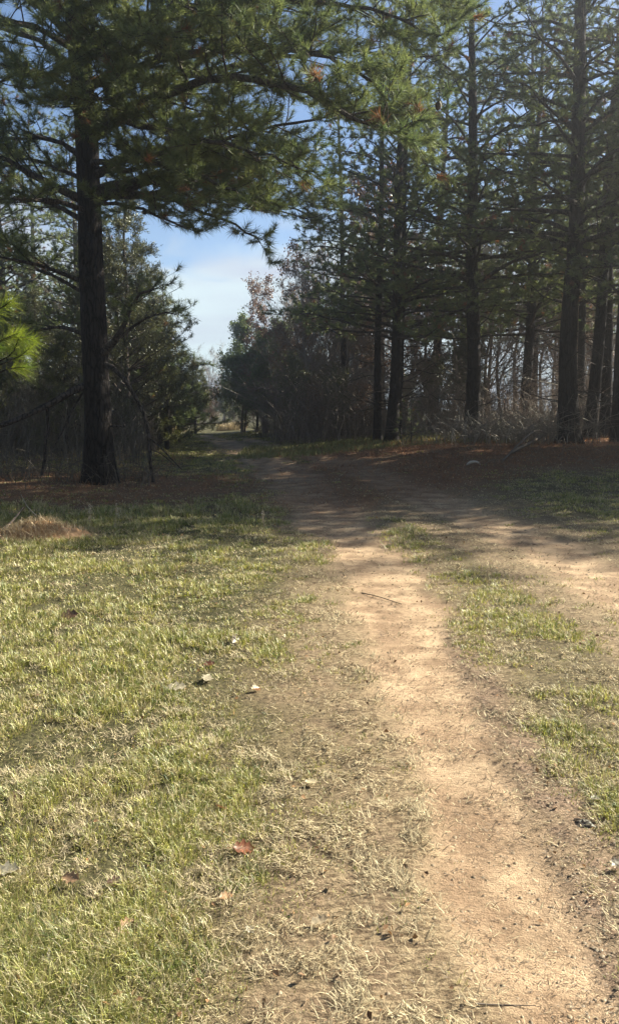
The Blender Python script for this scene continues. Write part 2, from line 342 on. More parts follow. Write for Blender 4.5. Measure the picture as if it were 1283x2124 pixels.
# dark bits of bark, root and twig on the worn earth
x, y = scatter(90000, 1.35, 16, rng, .5); m = masks(x, y); cl = fbm(x * 4, y * 4, 51)
dens = (.12 + 1.0 * m['path'] * sm((cl - .42) / .2) * .7 + .9 * m['scuff'] + .15 * m['wear'])
k = rng.random(len(x)) < dens; x, y = x[k], y[k]; n = len(x)
wd = rng.uniform(.002, .005, n) * np.maximum(.6, y / 3.5) ** .8
col = pick((.04, .028, .02), (.17, .11, .07), rng.random(n))
A = Acc(); blades(A, x, y, gz(x, y) + .003, rng.normal(.1, .7, n) + math.pi * (rng.random(n) < .5), rng.uniform(1.2, 1.55, n), rng.uniform(.005, .03, n) * np.clip(y / 3, .6, 1.6), wd, rng.uniform(-.5, .2, n), col, rng)
o = link('twig_litter', A.mesh('twig_litter', M_TWIG)); o['kind'] = 'stuff'; o['label'] = 'dark crumbs of bark and twig on the worn earth'
# clods
x, y = scatter(26000, 1.35, 11, rng, .5); m = masks(x, y); k = rng.random(len(x)) < (.05 + .3 * m['path'] + .9 * m['scuff']); x, y = x[k], y[k]; n = len(x)
oc = np.array([[1, 0, 0], [0, 1, 0], [-1, 0, 0], [0, -1, 0], [0, 0, .7], [0, 0, -.7]]); of = np.array([[0, 1, 4], [1, 2, 4], [2, 3, 4], [3, 0, 4]])
s = rng.uniform(.0025, .0085, n) ** 1.0 * np.maximum(1, y / 4); V = oc[None] * s[:, None, None] * rng.uniform(.6, 1.4, (n, 6, 3)); an = rng.uniform(0, 6.3, n)
V = np.stack([V[..., 0] * np.cos(an)[:, None] - V[..., 1] * np.sin(an)[:, None], V[..., 0] * np.sin(an)[:, None] + V[..., 1] * np.cos(an)[:, None], V[..., 2]], -1)
V += np.stack([x, y, gz(x, y)], 1)[:, None]
A = Acc(); A.add(V.reshape(-1, 3), (np.arange(n)[:, None, None] * 6 + of[None]).reshape(-1, 3), np.repeat(pick((.34, .25, .15), (.13, .09, .055), rng.random(n)), 6, 0))
o = link('loose_soil', A.mesh('loose_soil', M_TWIG)); o['kind'] = 'stuff'; o['label'] = 'loose crumbs of soil scattered over the worn track'
# crumbled leaves among the blades
x, y = scatter(2600, 1.4, 12, rng, .55); m = masks(x, y); k = rng.random(len(x)) < (.55 - .45 * m['path']); x, y = x[k], y[k]; n = len(x)
s = rng.uniform(.005, .014, n) * np.maximum(1, y / 4) ** .5; a1 = nrm(rng.normal(size=(n, 3)) * [1, 1, .45]); a2 = nrm(np.cross(a1, rng.normal(size=(n, 3)) + [0, 0, 1.5])); c0 = np.stack([x, y, gz(x, y) + rng.uniform(.004, .02, n)], 1)
up_ = np.array([0, 0, .35]); V = np.stack([c0 - a1 * s[:, None], c0 + (a2 * .6 + up_) * s[:, None], c0 + a1 * s[:, None] * 1.1, c0 - (a2 * .7 - up_) * s[:, None], c0], 1).reshape(-1, 3); b = np.arange(n)[:, None] * 5
A = Acc(); A.add(V, np.concatenate([b + [0, 1, 4], b + [1, 2, 4], b + [2, 3, 4], b + [3, 0, 4]]), np.repeat(pick((.36, .21, .10), (.10, .055, .03), rng.random(n)), 5, 0))
o = link('leaf_litter', A.mesh('leaf_litter', M_LITTER)); o['kind'] = 'stuff'; o['label'] = 'crumbled brown leaf scraps caught in the grass'
# rust coloured pine straw under the grove
n0 = 150000; y = rng.uniform(9.5, 36, n0); x = rng.uniform(-9, 17, n0); m = masks(x, y); k = rng.random(n0) < m['litter'] * (.25 + .9 * sm((fbm(x, y, 61) - .35) / .3)) * (1 - .35 * m['path']); x, y = x[k], y[k]; n = len(x)
col = pick((.42, .205, .095), (.15, .07, .035), rng.random(n))
A = Acc(); blades(A, x, y, gz(x, y) + rng.uniform(0, .05, n), rng.uniform(0, 6.283, n), rng.uniform(1.0, 1.6, n), rng.uniform(.08, .2, n), rng.uniform(.006, .013, n) * (y / 18), rng.uniform(-.8, .3, n), col, rng)
o = link('pine_straw', A.mesh('pine_straw', M_LITTER)); o['kind'] = 'stuff'; o['label'] = 'rust coloured pine straw covering the ground under the pines'

# ------------------------------------------------------------------ tree builders
def tuft_templates(rng, nn, k=5):
    out = []
    for _ in range(k):
        th = rng.uniform(.15, 1.25, nn); ph = rng.uniform(0, 6.283, nn); ln = rng.uniform(.72, 1.12, nn)
        d = np.stack([np.sin(th) * np.cos(ph), np.sin(th) * np.sin(ph), np.cos(th)], 1)
        b = np.stack([np.zeros(nn), np.zeros(nn), rng.uniform(-.75, .05, nn)], 1)
        s = nrm(np.cross(d, rng.normal(size=(nn, 3)))); out.append((b, d * ln[:, None], s))
    return out
def tufts(acc, pos, dr, sc, col, nn, wid, rng):
    pos = np.asarray(pos); dr = nrm(np.asarray(dr)); sc = np.asarray(sc); tp = tuft_templates(rng, nn); ch = rng.integers(0, len(tp), len(pos))
    ref = nrm(rng.normal(size=(len(pos), 3))); A1 = nrm(np.cross(dr, ref)); B1 = np.cross(dr, A1); Rm = np.stack([A1, B1, dr], -1)
    for q, (b, d, s) in enumerate(tp):
        k = np.where(ch == q)[0]
        if not len(k): continue
        Rk = Rm[k]; scq = sc[k][:, None, None]; p = pos[k][:, None, :]
        bb = p + scq * np.einsum('nij,mj->nmi', Rk, b); dd = scq * np.einsum('nij,mj->nmi', Rk, d); ss = np.einsum('nij,mj->nmi', Rk, s) * wid * .5
        dd[..., 2] -= .12 * scq[..., 0]
        V = np.stack([bb - ss, bb + ss, bb + dd], 2).reshape(-1, 3); cc = np.repeat(col[k], nn * 3, 0)
        acc.add(V, np.arange(len(V)).reshape(-1, 3), cc)
class Pine:
    def __init__(s, seed, needle=.19, nn=30, wid=.0065, k=6, brown=.03):
        s.rng = np.random.default_rng(seed); s.W = Acc(); s.sec = []; s.secr = []; s.tw = []; s.twr = []; s.tp = []; s.td = []; s.ts = []
        s.needle, s.nn, s.wid, s.brown = needle, nn, wid, brown; s.tb = []
    def twig(s, p, d, ln, r, leafy, dead=False):
        g = s.rng; q = p + d * ln * .5 + g.normal(size=3) * ln * .05; e = q + nrm(d + np.array([0, 0, .35]) + g.normal(size=3) * .15) * ln * .5
        s.tw.append([p, q, e]); s.twr.append([r, r * .75, r * .45])
        if leafy:
            s.tp.append(e); s.td.append(nrm(e - q)); s.ts.append(s.needle * g.uniform(.6, 1.2)); s.tb.append(dead)
            if g.random() < .55: s.tp.append(q + (e - q) * .2); s.td.append(nrm(q - p) + g.normal(size=3) * .2); s.ts.append(s.needle * g.uniform(.65, .95)); s.tb.append(dead)
    def limb(s, pts, r0, r1=.012, seclen=1.5, start=.3, step=.34, leafy=1.0, tstep=.22, acc=None, n=None, dead=False, flat=.25):
        g = s.rng; L_ = np.linalg.norm(np.diff(pts, axis=0), axis=1).sum(); n = n or max(6, int(L_ / .35)); p = spline(pts, n)
        p[1:-1] += g.normal(size=(n - 2, 3)) * .02 * min(1, L_ / 3); rad = np.linspace(r0, r1, n) * (1 + .08 * g.normal(size=n)); rad[0] = r0 * 1.15
        tube(acc or s.W, p, np.abs(rad), 7)
        tl = np.linspace(0, 1, n); cnt = max(1, int(L_ * (1 - start) / step)); side = 1
        for t in np.linspace(start, 1, cnt):
            t = min(1, t + g.uniform(-.02, .02)); i = min(n - 2, int(t * (n - 1))); f = t * (n - 1) - i; q = p[i] * (1 - f) + p[i + 1] * f; T = nrm(p[i + 1] - p[i])
            sd = nrm(np.cross(T, [0, 0, 1.])) * side; side = -side
            d = nrm(T * g.uniform(.45, 1.0) + sd * g.uniform(.5, 1.1) + np.array([0, 0, g.uniform(-flat, flat * 1.4)]))
            ln = seclen * (1.05 - .65 * t) * g.uniform(.6, 1.15); r = max(.006, r0 * .28 * (1 - .6 * t))
            m = 5; pp = [q]; dd = d.copy()
            for _ in range(m - 1): dd = nrm(dd + g.normal(size=3) * .13 + np.array([0, 0, .05])); pp.append(pp[-1] + dd * ln / (m - 1))
            pp = np.array(pp); s.sec.append(pp); s.secr.append(np.linspace(r, .005, m))
            c2 = max(1, int(ln / tstep)); sg = 1
            for u in np.linspace(.25, 1, c2):
                ii = min(m - 2, int(u * (m - 1))); ff = u * (m - 1) - ii; qq = pp[ii] * (1 - ff) + pp[ii + 1] * ff; TT = nrm(pp[ii + 1] - pp[ii])
                s2 = nrm(np.cross(TT, [0, 0, 1.])) * sg; sg = -sg
                dd2 = nrm(TT * g.uniform(.5, 1.2) + s2 * g.uniform(.3, .9) + np.array([0, 0, g.uniform(-.15, .5)]))
                s.twig(qq, dd2, g.uniform(.14, .36), .0045, g.random() < leafy, dead)
        if leafy > 0: s.twig(p[-1], nrm(p[-1] - p[-2]), .25, .006, True, dead)
    def crown(s, trunk, h0, h1, rad, n, r0=.06, leafy=1., taper=.75, az=None, step=.34, rise=.35, seclen=None, start=.25, ex=.95):
        g = s.rng; hs = trunk[:, 2]
        for i in range(n):
            u = (i + g.random()) / n; h = h0 + (h1 - h0) * u ** ex; c = np.array([np.interp(h, hs, trunk[:, 0]), np.interp(h, hs, trunk[:, 1]), h])
            a_ = (i * 2.399 + g.uniform(-.4, .4)) if az is None else g.uniform(*az)
            ln = rad * (1 - taper * u) * g.uniform(.7, 1.15); d = np.array([math.cos(a_), math.sin(a_), 0]); rs = rise * g.uniform(-.6, 2.0) + .5 * u
            pts = [c, c + d * ln * .33 + [0, 0, rs * ln * .33], c + d * ln * .68 + [0, 0, rs * ln * .5] + g.normal(size=3) * .12, c + d * ln + [0, 0, rs * ln * .62]]
            s.limb(np.array(pts), r0 * (1 - .6 * u) * (.6 + .5 * ln / rad), seclen=seclen or min(1.6, ln * .38), leafy=leafy, step=step, start=start)
    def stubs(s, trunk, h0, h1, n, ln=(.6, 2.2)):
        g = s.rng; hs = trunk[:, 2]
        for i in range(n):
            h = g.uniform(h0, h1); c = np.array([np.interp(h, hs, trunk[:, 0]), np.interp(h, hs, trunk[:, 1]), h]); a_ = g.uniform(0, 6.283); l_ = g.uniform(*ln)
            d = np.array([math.cos(a_), math.sin(a_), g.uniform(-.1, .35)])
            pts = np.array([c, c + d * l_ * .4, c + d * l_ * .75 + [0, 0, g.uniform(-.1, .2) * l_], c + d * l_ + [0, 0, g.uniform(-.25, .3) * l_]])
            s.limb(pts, .022, .006, seclen=l_ * .4, start=.4, step=.35, leafy=0, tstep=.25)
    def finish(s, wood_mat=None):
        if s.sec: tubes(s.W, s.sec, s.secr, 4)
        if s.tw: tubes(s.W, s.tw, s.twr, 3)
        F = None
        if s.tp:
            n = len(s.tp); pos = np.array(s.tp); g = s.rng
            t = np.clip(g.random(n) * .8 + .4 * (fbm(pos[:, 0] * .6, pos[:, 2] * .6, 71) - .5), 0, 1)
            col = pick((.185, .208, .074), (.052, .086, .036), t); br = (g.random(n) < s.brown) | np.array(s.tb); col[br] = pick((.24, .105, .05), (.15, .075, .04), g.random(br.sum()))
            F = Acc(); tufts(F, pos, s.td, s.ts, col, s.nn, s.wid, g)
        return F
def trunk_tube(acc, pts, rad, k=14, n=40, rough=.05, seed=0, flare=.45, fh=.7):
    p = spline(pts, n); h = p[:, 2] - p[0, 2]; tt = np.linspace(0, 1, len(rad)); cum = np.concatenate([[0], np.cumsum(np.linalg.norm(np.diff(p, axis=0), axis=1))]); cum /= cum[-1]
    r = np.interp(cum, tt, rad); r = r * (1 + flare * np.exp(-h / fh)); g = np.random.default_rng(seed)
    an = np.arange(k) * 2 * math.pi / k; ns = vnoise(an[None] * 1.6 + 0 * h[:, None], h[:, None] * 1.3 + 0 * an[None], seed) - .5
    rt = np.sin(an * 4 + g.uniform(0, 6))[None] * np.exp(-h / .35)[:, None] * .22
    rr = r[:, None] * (1 + rough * 2 * ns + rt); V = np.stack([p[:, 0:1] + rr * np.cos(an), p[:, 1:2] + rr * np.sin(an), np.broadcast_to(p[:, 2:3], rr.shape)], -1)
    m = len(p); j = np.arange(m - 1)[:, None] * k; q = np.arange(k)[None]; q2 = (q + 1) % k
    acc.add(V.reshape(-1, 3), np.stack([j + q, j + q2, j + k + q2, j + k + q], -1).reshape(-1, 4)); return p

# ------------------------------------------------------------------ the big pine on the left
TY = 17.2; b0 = G(208, 1003); TY = b0[1]
pm = Pine(11, needle=.22, nn=56, wid=.010, brown=.02)
tr_pts = np.array([P(208, 1010, TY), P(203, 850, TY), P(196, 700, TY), P(189, 520, TY), P(184, 380, TY), P(178, 250, TY), P(160, 60, TY), P(150, -80, TY - .1), P(152, -350, TY), P(150, -640, TY)])
tr_pts[0, 2] = float(zbase(b0[0], b0[1])) - .1
root = thing('pine_tree', 'big dark loblolly pine with furrowed trunk and wide boughs, left of the track', 'tree', (0, 0, 0))
T = Acc(); tp = trunk_tube(T, tr_pts, [.295, .275, .262, .245, .232, .22, .20, .17, .13, .04], k=48, n=160, rough=.035, seed=3, flare=.34, fh=.55)
def pxl(*q): return np.array([P(a_, b_, TY + c_) for a_, b_, c_ in q])
explicit = [   # px, py, offset in depth ; r0, seclen, start, leafy
    ([(188, 412, 0), (290, 375, -.2), (370, 352, -.4), (460, 335, -.6), (560, 325, -1)], .115, 1.7, .35, 1),
    ([(188, 425, 0), (270, 388, .2), (350, 375, .1), (430, 388, 0), (520, 415, -.2), (640, 455, -.4)], .085, 1.2, .4, .75),
    ([(188, 365, 0), (260, 325, -.6), (330, 312, -1.2), (420, 300, -2), (560, 265, -2.8), (690, 240, -3.4)], .085, 1.7, .3, 1),
    ([(184, 290, 0), (280, 230, .5), (380, 160, 1), (465, 60, 1.4), (500, -40, 1.6)], .11, 1.6, .35, 1),
    ([(183, 420, 0), (110, 385, -.2), (40, 350, -.5), (-50, 310, -.8), (-150, 280, -1)], .10, 1.6, .3, .9),
    ([(180, 330, 0), (115, 292, .4), (50, 288, .8), (-30, 292, 1.2), (-110, 280, 1.4)], .065, 1.4, .3, .9),
    ([(184, 460, 0), (110, 425, .6), (50, 400, 1.1), (-30, 372, 1.6)], .06, 1.4, .3, .8),
    ([(190, 590, 0), (110, 560, -.4), (30, 538, -.8), (-60, 525, -1.2)], .055, 1.3, .25, .55),
    ([(192, 610, 0), (120, 580, .5), (60, 545, 1.2), (-10, 500, 2)], .05, 1.3, .25, .6),
    ([(196, 705, 0), (130, 680, .3), (70, 690, .8), (20, 720, 1.4)], .045, 1.2, .3, .5),
    ([(178, 250, 0), (290, 215, -1.6), (430, 165, -3.2), (590, 175, -4.4), (740, 245, -5.2), (830, 285, -5.5)], .10, 1.7, .22, 1),
    ([(172, 180, 0), (320, 130, -1.8), (480, 100, -3.2), (640, 110, -4.4), (800, 180, -5)], .10, 1.7, .2, 1),
    ([(165, 100, 0), (330, 30, -1.5), (520, 0, -2.6), (720, 10, -3.6), (900, 70, -4.2)], .10, 1.7, .2, 1),
    ([(160, 40, 0), (330, -60, -1), (540, -90, -2), (760, -70, -3), (915, 10, -3.5)], .10, 1.7, .25, 1),
    ([(176, 215, 0), (250, 250, -1.5), (340, 270, -3.0), (480, 300, -4.2), (620, 350, -4.8)], .07, 1.5, .2, 1),
    ([(170, 150, 0), (200, 110, -1.8), (260, 70, -3.4), (330, 70, -4.6)], .07, 1.6, .2, 1),
    ([(176, 210, 0), (120, 170, -1.6), (60, 150, -3.2), (0, 170, -4.4)], .07, 1.6, .2, 1),
    ([(176, 240, 0), (180, 220, -1.5), (200, 200, -2.6), (210, 215, -3.6)], .06, 1.5, .2, 1),
    ([(166, 110, 0), (80, 60, -1), (0, 40, -2), (-60, 50, -3)], .07, 1.6, .2, 1),
    ([(160, 30, 0), (230, -20, -2.2), (300, -20, -3.8), (400, 20, -5)], .07, 1.6, .2, 1),
    ([(178, 260, 0), (300, 240, .8), (430, 240, 1.6), (560, 290, 2.4), (680, 380, 2.8)], .08, 1.6, .25, 1),
    ([(172, 190, 0), (300, 110, 1.6), (450, 60, 3), (620, 60, 4)], .08, 1.6, .2, 1),
    ([(187, 395, 0), (270, 375, -1.2), (350, 390, -2.2), (430, 430, -3)], .06, 1.4, .3, .9),
    ([(187, 400, 0), (290, 410, 1.2), (420, 420, 2.2), (560, 440, 3)], .06, 1.5, .3, .9),
    ([(184, 350, 0), (280, 350, .8), (400, 340, 1.6), (540, 370, 2.4), (640, 420, 2.8)], .07, 1.6, .25, 1),
    ([(184, 340, 0), (270, 330, -1.4), (370, 350, -2.6), (470, 390, -3.6), (560, 420, -4)], .07, 1.5, .3, .95),
    ([(187, 440, 0), (120, 420, -1), (50, 410, -2), (-20, 420, -2.8)], .06, 1.4, .3, .8),
    ([(184, 380, 0), (120, 350, 1), (40, 330, 2), (-50, 340, 3)], .06, 1.5, .3, .8),
    ([(187, 410, 0), (300, 400, -.5), (420, 440, -1), (500, 475, -1.2), (540, 505, -1.3)], .05, 1.0, .4, .8),
    ([(187, 420, 0), (260, 425, -1), (330, 450, -1.8), (400, 478, -2.2)], .045, 1.2, .3, .85),
    ([(184, 400, 0), (330, 370, 2), (470, 400, 3.4), (600, 430, 4.2), (680, 470, 4.5)], .06, 1.4, .3, .9),
    ([(186, 390, 0), (300, 400, 1), (400, 380, 1.8), (500, 370, 2.4)], .06, 1.4, .3, .9),
]
limb_objs = []
for q, r0, sl, st_, lf in explicit:
    la = Acc(); pm.limb(pxl(*q), r0, .012, seclen=sl * 1.15, start=st_ * .8, leafy=lf, acc=la, tstep=.14, step=.19, flat=.42); limb_objs.append(la)
la = Acc(); pm.limb(pxl((212, 735, -.1), (245, 700, -.5), (262, 660, -.8), (285, 615, -1.1), (320, 600, -1.3)), .07, .02, seclen=1.1, start=.35, leafy=1, acc=la, tstep=.17, step=.2); limb_objs.append(la)
la = Acc(); pm.limb(pxl((250, 700, -.5), (290, 668, -.6), (330, 650, -.7), (365, 652, -.8)), .035, .01, seclen=.8, start=.2, leafy=.9, acc=la, tstep=.17, step=.2); limb_objs.append(la)
pm.crown(tp, 7.9, 12.5, 6.2, 24, r0=.08, taper=.3, step=.30, seclen=1.7, start=.15)
pm.crown(tp, 12.5, 17, 5, 26, r0=.06, taper=.7, step=.4, start=.15)
# bare broken limbs hanging to the ground
dead = []
la = Acc(); pm.limb(pxl((190, 795, 0), (130, 822, -.3), (60, 858, -.6), (0, 882, -.8), (-70, 902, -1)), .075, .04, seclen=.7, start=.5, step=.9, leafy=0, acc=la); dead.append(la)
la = Acc(); pm.limb(pxl((205, 752, 0), (242, 770, -.3), (272, 808, -.5), (298, 868, -.6), (312, 930, -.7), (317, 1000, -.7)), .055, .028, seclen=.5, start=.5, step=.8, leafy=0, acc=la)
tube(la, spline(pxl((305, 905, -.65), (330, 925, -.8), (352, 948, -1), (378, 975, -1.2)), 10), np.linspace(.022, .008, 10), 6)
tube(la, spline(pxl((312, 932, -.7), (335, 942, -.7), (362, 965, -.7)), 8), np.linspace(.014, .006, 8), 6); dead.append(la)
la = Acc(); pm.limb(pxl((98, 838, -.4), (99, 880, -.4), (95, 930, -.4), (86, 985, -.4)), .035, .03, seclen=.5, start=.3, step=.5, leafy=0, acc=la)
tube(la, spline(pxl((178, 806, 0), (150, 850, -.2), (132, 890, -.3), (110, 930, -.3)), 10), np.linspace(.022, .01, 10), 6); dead.append(la)
la = Acc(); tube(la, pxl((215, 884, 0), (258, 884, -.2)), [.028, .02], 7); dead.append(la)
F = pm.finish()
# one browned-out spray
bp_ = np.array([P(495 + rng.normal() * 28, 368 + rng.normal() * 14, TY - 2.2 + rng.normal() * .2) for _ in range(34)])
tufts(F, bp_, rng.normal(size=(34, 3)) - [0, 0, .4], np.full(34, .17), pick((.30, .10, .05), (.20, .08, .04), rng.random(34)), 26, .007, rng)
for la in limb_objs: link('limb', la.mesh('limb', M_LIMB, True), root)
for la in dead: link('dead_limb', la.mesh('dead_limb', M_LIMB, True), root)
link('trunk', T.join(pm.W).mesh('trunk', M_PINE, True, M_LIMB), root)
link('crown', F.mesh('crown', M_NEEDLE), root)

g_ = np.random.default_rng(17); A = Acc(); nu, nv = 14, 12
V = []
for a_ in range(nu):
    u = a_ / (nu - 1)
    for b_ in range(nv):
        r_ = .032 * (math.sin(math.pi * min(1, u * .93 + .07)) ** .7) * (1 + .28 * (((a_ + b_) % 2) * 2 - 1)) + .001; V.append([r_ * math.cos(b_ * 6.283 / nv), r_ * math.sin(b_ * 6.283 / nv), -u * .10])
A.add(V, [[a_ * nv + b_, a_ * nv + (b_ + 1) % nv, (a_ + 1) * nv + (b_ + 1) % nv, (a_ + 1) * nv + b_] for a_ in range(nu - 1) for b_ in range(nv)], (.07, .045, .03)); cone_me = A.mesh('cone', M_TWIG)
cand = [q_[1] for q_ in pm.tw if q_[1][2] > 5 and q_[1][1] < TY - .5]
for k_ in g_.integers(0, len(cand), 26):
    o = link('cone', cone_me, root, cand[k_]); o.rotation_euler = (g_.normal() * .5, g_.normal() * .5, 0); o.scale = (1.1, 1.1, 1.1)

# ------------------------------------------------------------------ pine kinds for the grove
def make_pine(seed, h, r, cb, crad, nl, needle=.22, nn=34, wid=.024, stubs=14, lean=0, low=None, taper=.6, k=14, leafy=1., step=.30):
    q = Pine(seed, needle, nn, wid); g = q.rng; pts = np.array([[g.normal() * .05 * (i > 0) + lean * i * .2, g.normal() * .05 * (i > 0), h * i / 6 - (.15 if i == 0 else 0)] for i in range(7)])
    T = Acc(); t = trunk_tube(T, pts, [r, r * .86, r * .76, r * .64, r * .5, r * .3, r * .06], k=k, n=50, seed=seed, rough=.05)
    q.crown(t, cb, h - .3, crad, nl, r0=r * .26, taper=taper, step=step, leafy=leafy, ex=1.25, rise=.22)
    if stubs: q.stubs(t, 1.2, cb, stubs)
    F = q.finish()
    # trunk carries the branches
    return T.join(q.W).mesh('trunk', M_PINE, True, M_LIMB), F.mesh('crown', M_NEEDLE)
KP = [make_pine(21, 20, .31, 6.0, 4.5, 80, stubs=20, leafy=.84), make_pine(22, 21, .225, 7.2, 3.8, 64, stubs=24, leafy=.84), make_pine(23, 17, .24, 4.0, 4.8, 74, stubs=18),
      make_pine(24, 19, .18, 5.0, 3.4, 54, stubs=20)]
def put_tree(kind, name, label, cat, x, y, rz=0, s=1., group=None, parts=('trunk', 'crown'), sz=None):
    t = thing(name, label, cat, (x, y, float(zbase(x, y))), group); t.rotation_euler = (R(1.6) * math.sin(x * 7.1), R(1.6) * math.sin(y * 5.3 + 1), rz); t.scale = (s, s, sz or s)
    for pn, me in zip(parts, kind):
        if me is not None: link(pn, me, t)
    return t
def where(x, y):
    px = CX0 + FPX * x / y
    for lim, w in ((-60, 'past the left edge'), (90, 'at the left edge'), (165, 'left of the big trunk'), (290, 'just right of the big trunk'), (400, 'near the hanging dead limb'), (520, 'by the bend'), (600, 'beside the bend'),
                   (680, 'below the brown leaved oak'), (760, 'left of the slim trio'), (860, 'behind the slim trio'), (940, 'left of the lone pine'), (1010, 'behind the lone pine'), (1090, 'right of the lone pine'), (1150, 'left of the thickest pine'), (1215, 'behind the thickest pine'), (1290, 'behind the right hand row')):
        if px < lim: break
    else: w = 'past the right edge'
    return w + (', near' if y < 36 else ', farther' if y < 44 else ', far back')
def at_px(px, Y): return ((px - CX0) / FPX * Y * math.cos(0) / 1.0, Y)
def tree_px(kind, px, Y, label, rz=0, s=1., group=None, name='pine_tree', cat='tree', sz=None, parts=('trunk', 'crown')):
    x = ray(px, 860)[0] / ray(px, 860)[1] * Y; return put_tree(kind, name, label, cat, x, Y, rz, s, group, parts, sz)
tree_px(KP[0], 1182, 25.5, 'thickest straight pine trunk at the right, in front of its close neighbours', 0.4, 1.0)
tree_px(KP[1], 1222, 28.0, 'dark pine trunk just behind and right of the thickest right hand pine', 2.1, 1.0)
tree_px(KP[0], 978, 27.5, 'lone pine with a lit right edge and bare side branches, standing over the brush', 3.0, .86)
tree_px(KP[1], 1256, 29.5, 'tall slender pine third in the row at the right edge', 4.2, .92)
tree_px(KP[3], 1204, 33, 'thin pine seen between the two thickest trunks at the right', 1.2, 1.0)
tree_px(KP[3], 1278, 26.5, 'thin pine trunk at the very right edge of the photo', 5.2, .9)
tree_px(KP[3], 784, 29.5, 'leftmost of three slim pines standing together at the grass verge', .5, .85)
tree_px(KP[2], 812, 28.2, 'middle of three slim pines standing together at the grass verge, nearest the track', 2.5, .9)
tree_px(KP[3], 822, 29.0, 'rightmost of three slim pines standing together at the grass verge', 4.0, .9)
tree_px(KP[2], 1082, 34, 'dim pine trunk half hidden behind the brush between two large pines', 1.0, 1.0)
tree_px(KP[3], 714, 36, 'slim pine in the thicket left of the three standing together', 2.0, .85)
rr = random.Random(4)
for i, (x, y) in enumerate([(-14, -6), (-9, -13), (-3, -17), (4, -15), (10, -12), (16, -6), (20, 0), (-19, 1), (-22, 9), (-20, 17), (-13, -16), (8, -20), (-7, -22), (22, -10), (-26, 4), (-24, -8), (0, -25), (26, 4), (-17, 12), (-16.5, -1)]):  # pines added out of view to block sky light and deepen the shade
    put_tree(KP[(0, 2, 1)[i % 3]], 'pine_tree', 'pine added out of view round the open grass to block sky light', 'tree', x, y, rr.uniform(0, 6), rr.uniform(.9, 1.1), 'added pines out of view that block sky light')
# trees right of the frame whose shade falls across the track
for i, (x, y, k, s) in enumerate([(12.2, 22.6, 2, 1.0), (19, 27.6, 2, 1.3), (14.5, 24, 2, 1.12), (17, 28, 3, 1.0), (19, 22.5, 2, 1.1), (22, 26, 2, 1.2), (26, 30, 0, 1.0), (24, 21.5, 1, .9), (15.5, 19.2, 2, .76), (17.5, 21.5, 2, .86), (15.8, 23.4, 2, .98), (21, 23.8, 1, .8), (16.5, 26, 2, 1.15), (18.5, 17.8, 3, .62), (20.5, 20, 2, .8)]):
    put_tree(KP[k], 'pine_tree', 'pine in the grove behind the big pines at the right' if y > 30 else 'pine standing in the grove just past the right edge of the photo', 'tree', x, y, rr.uniform(0, 6), s, 'pines of the right hand grove')

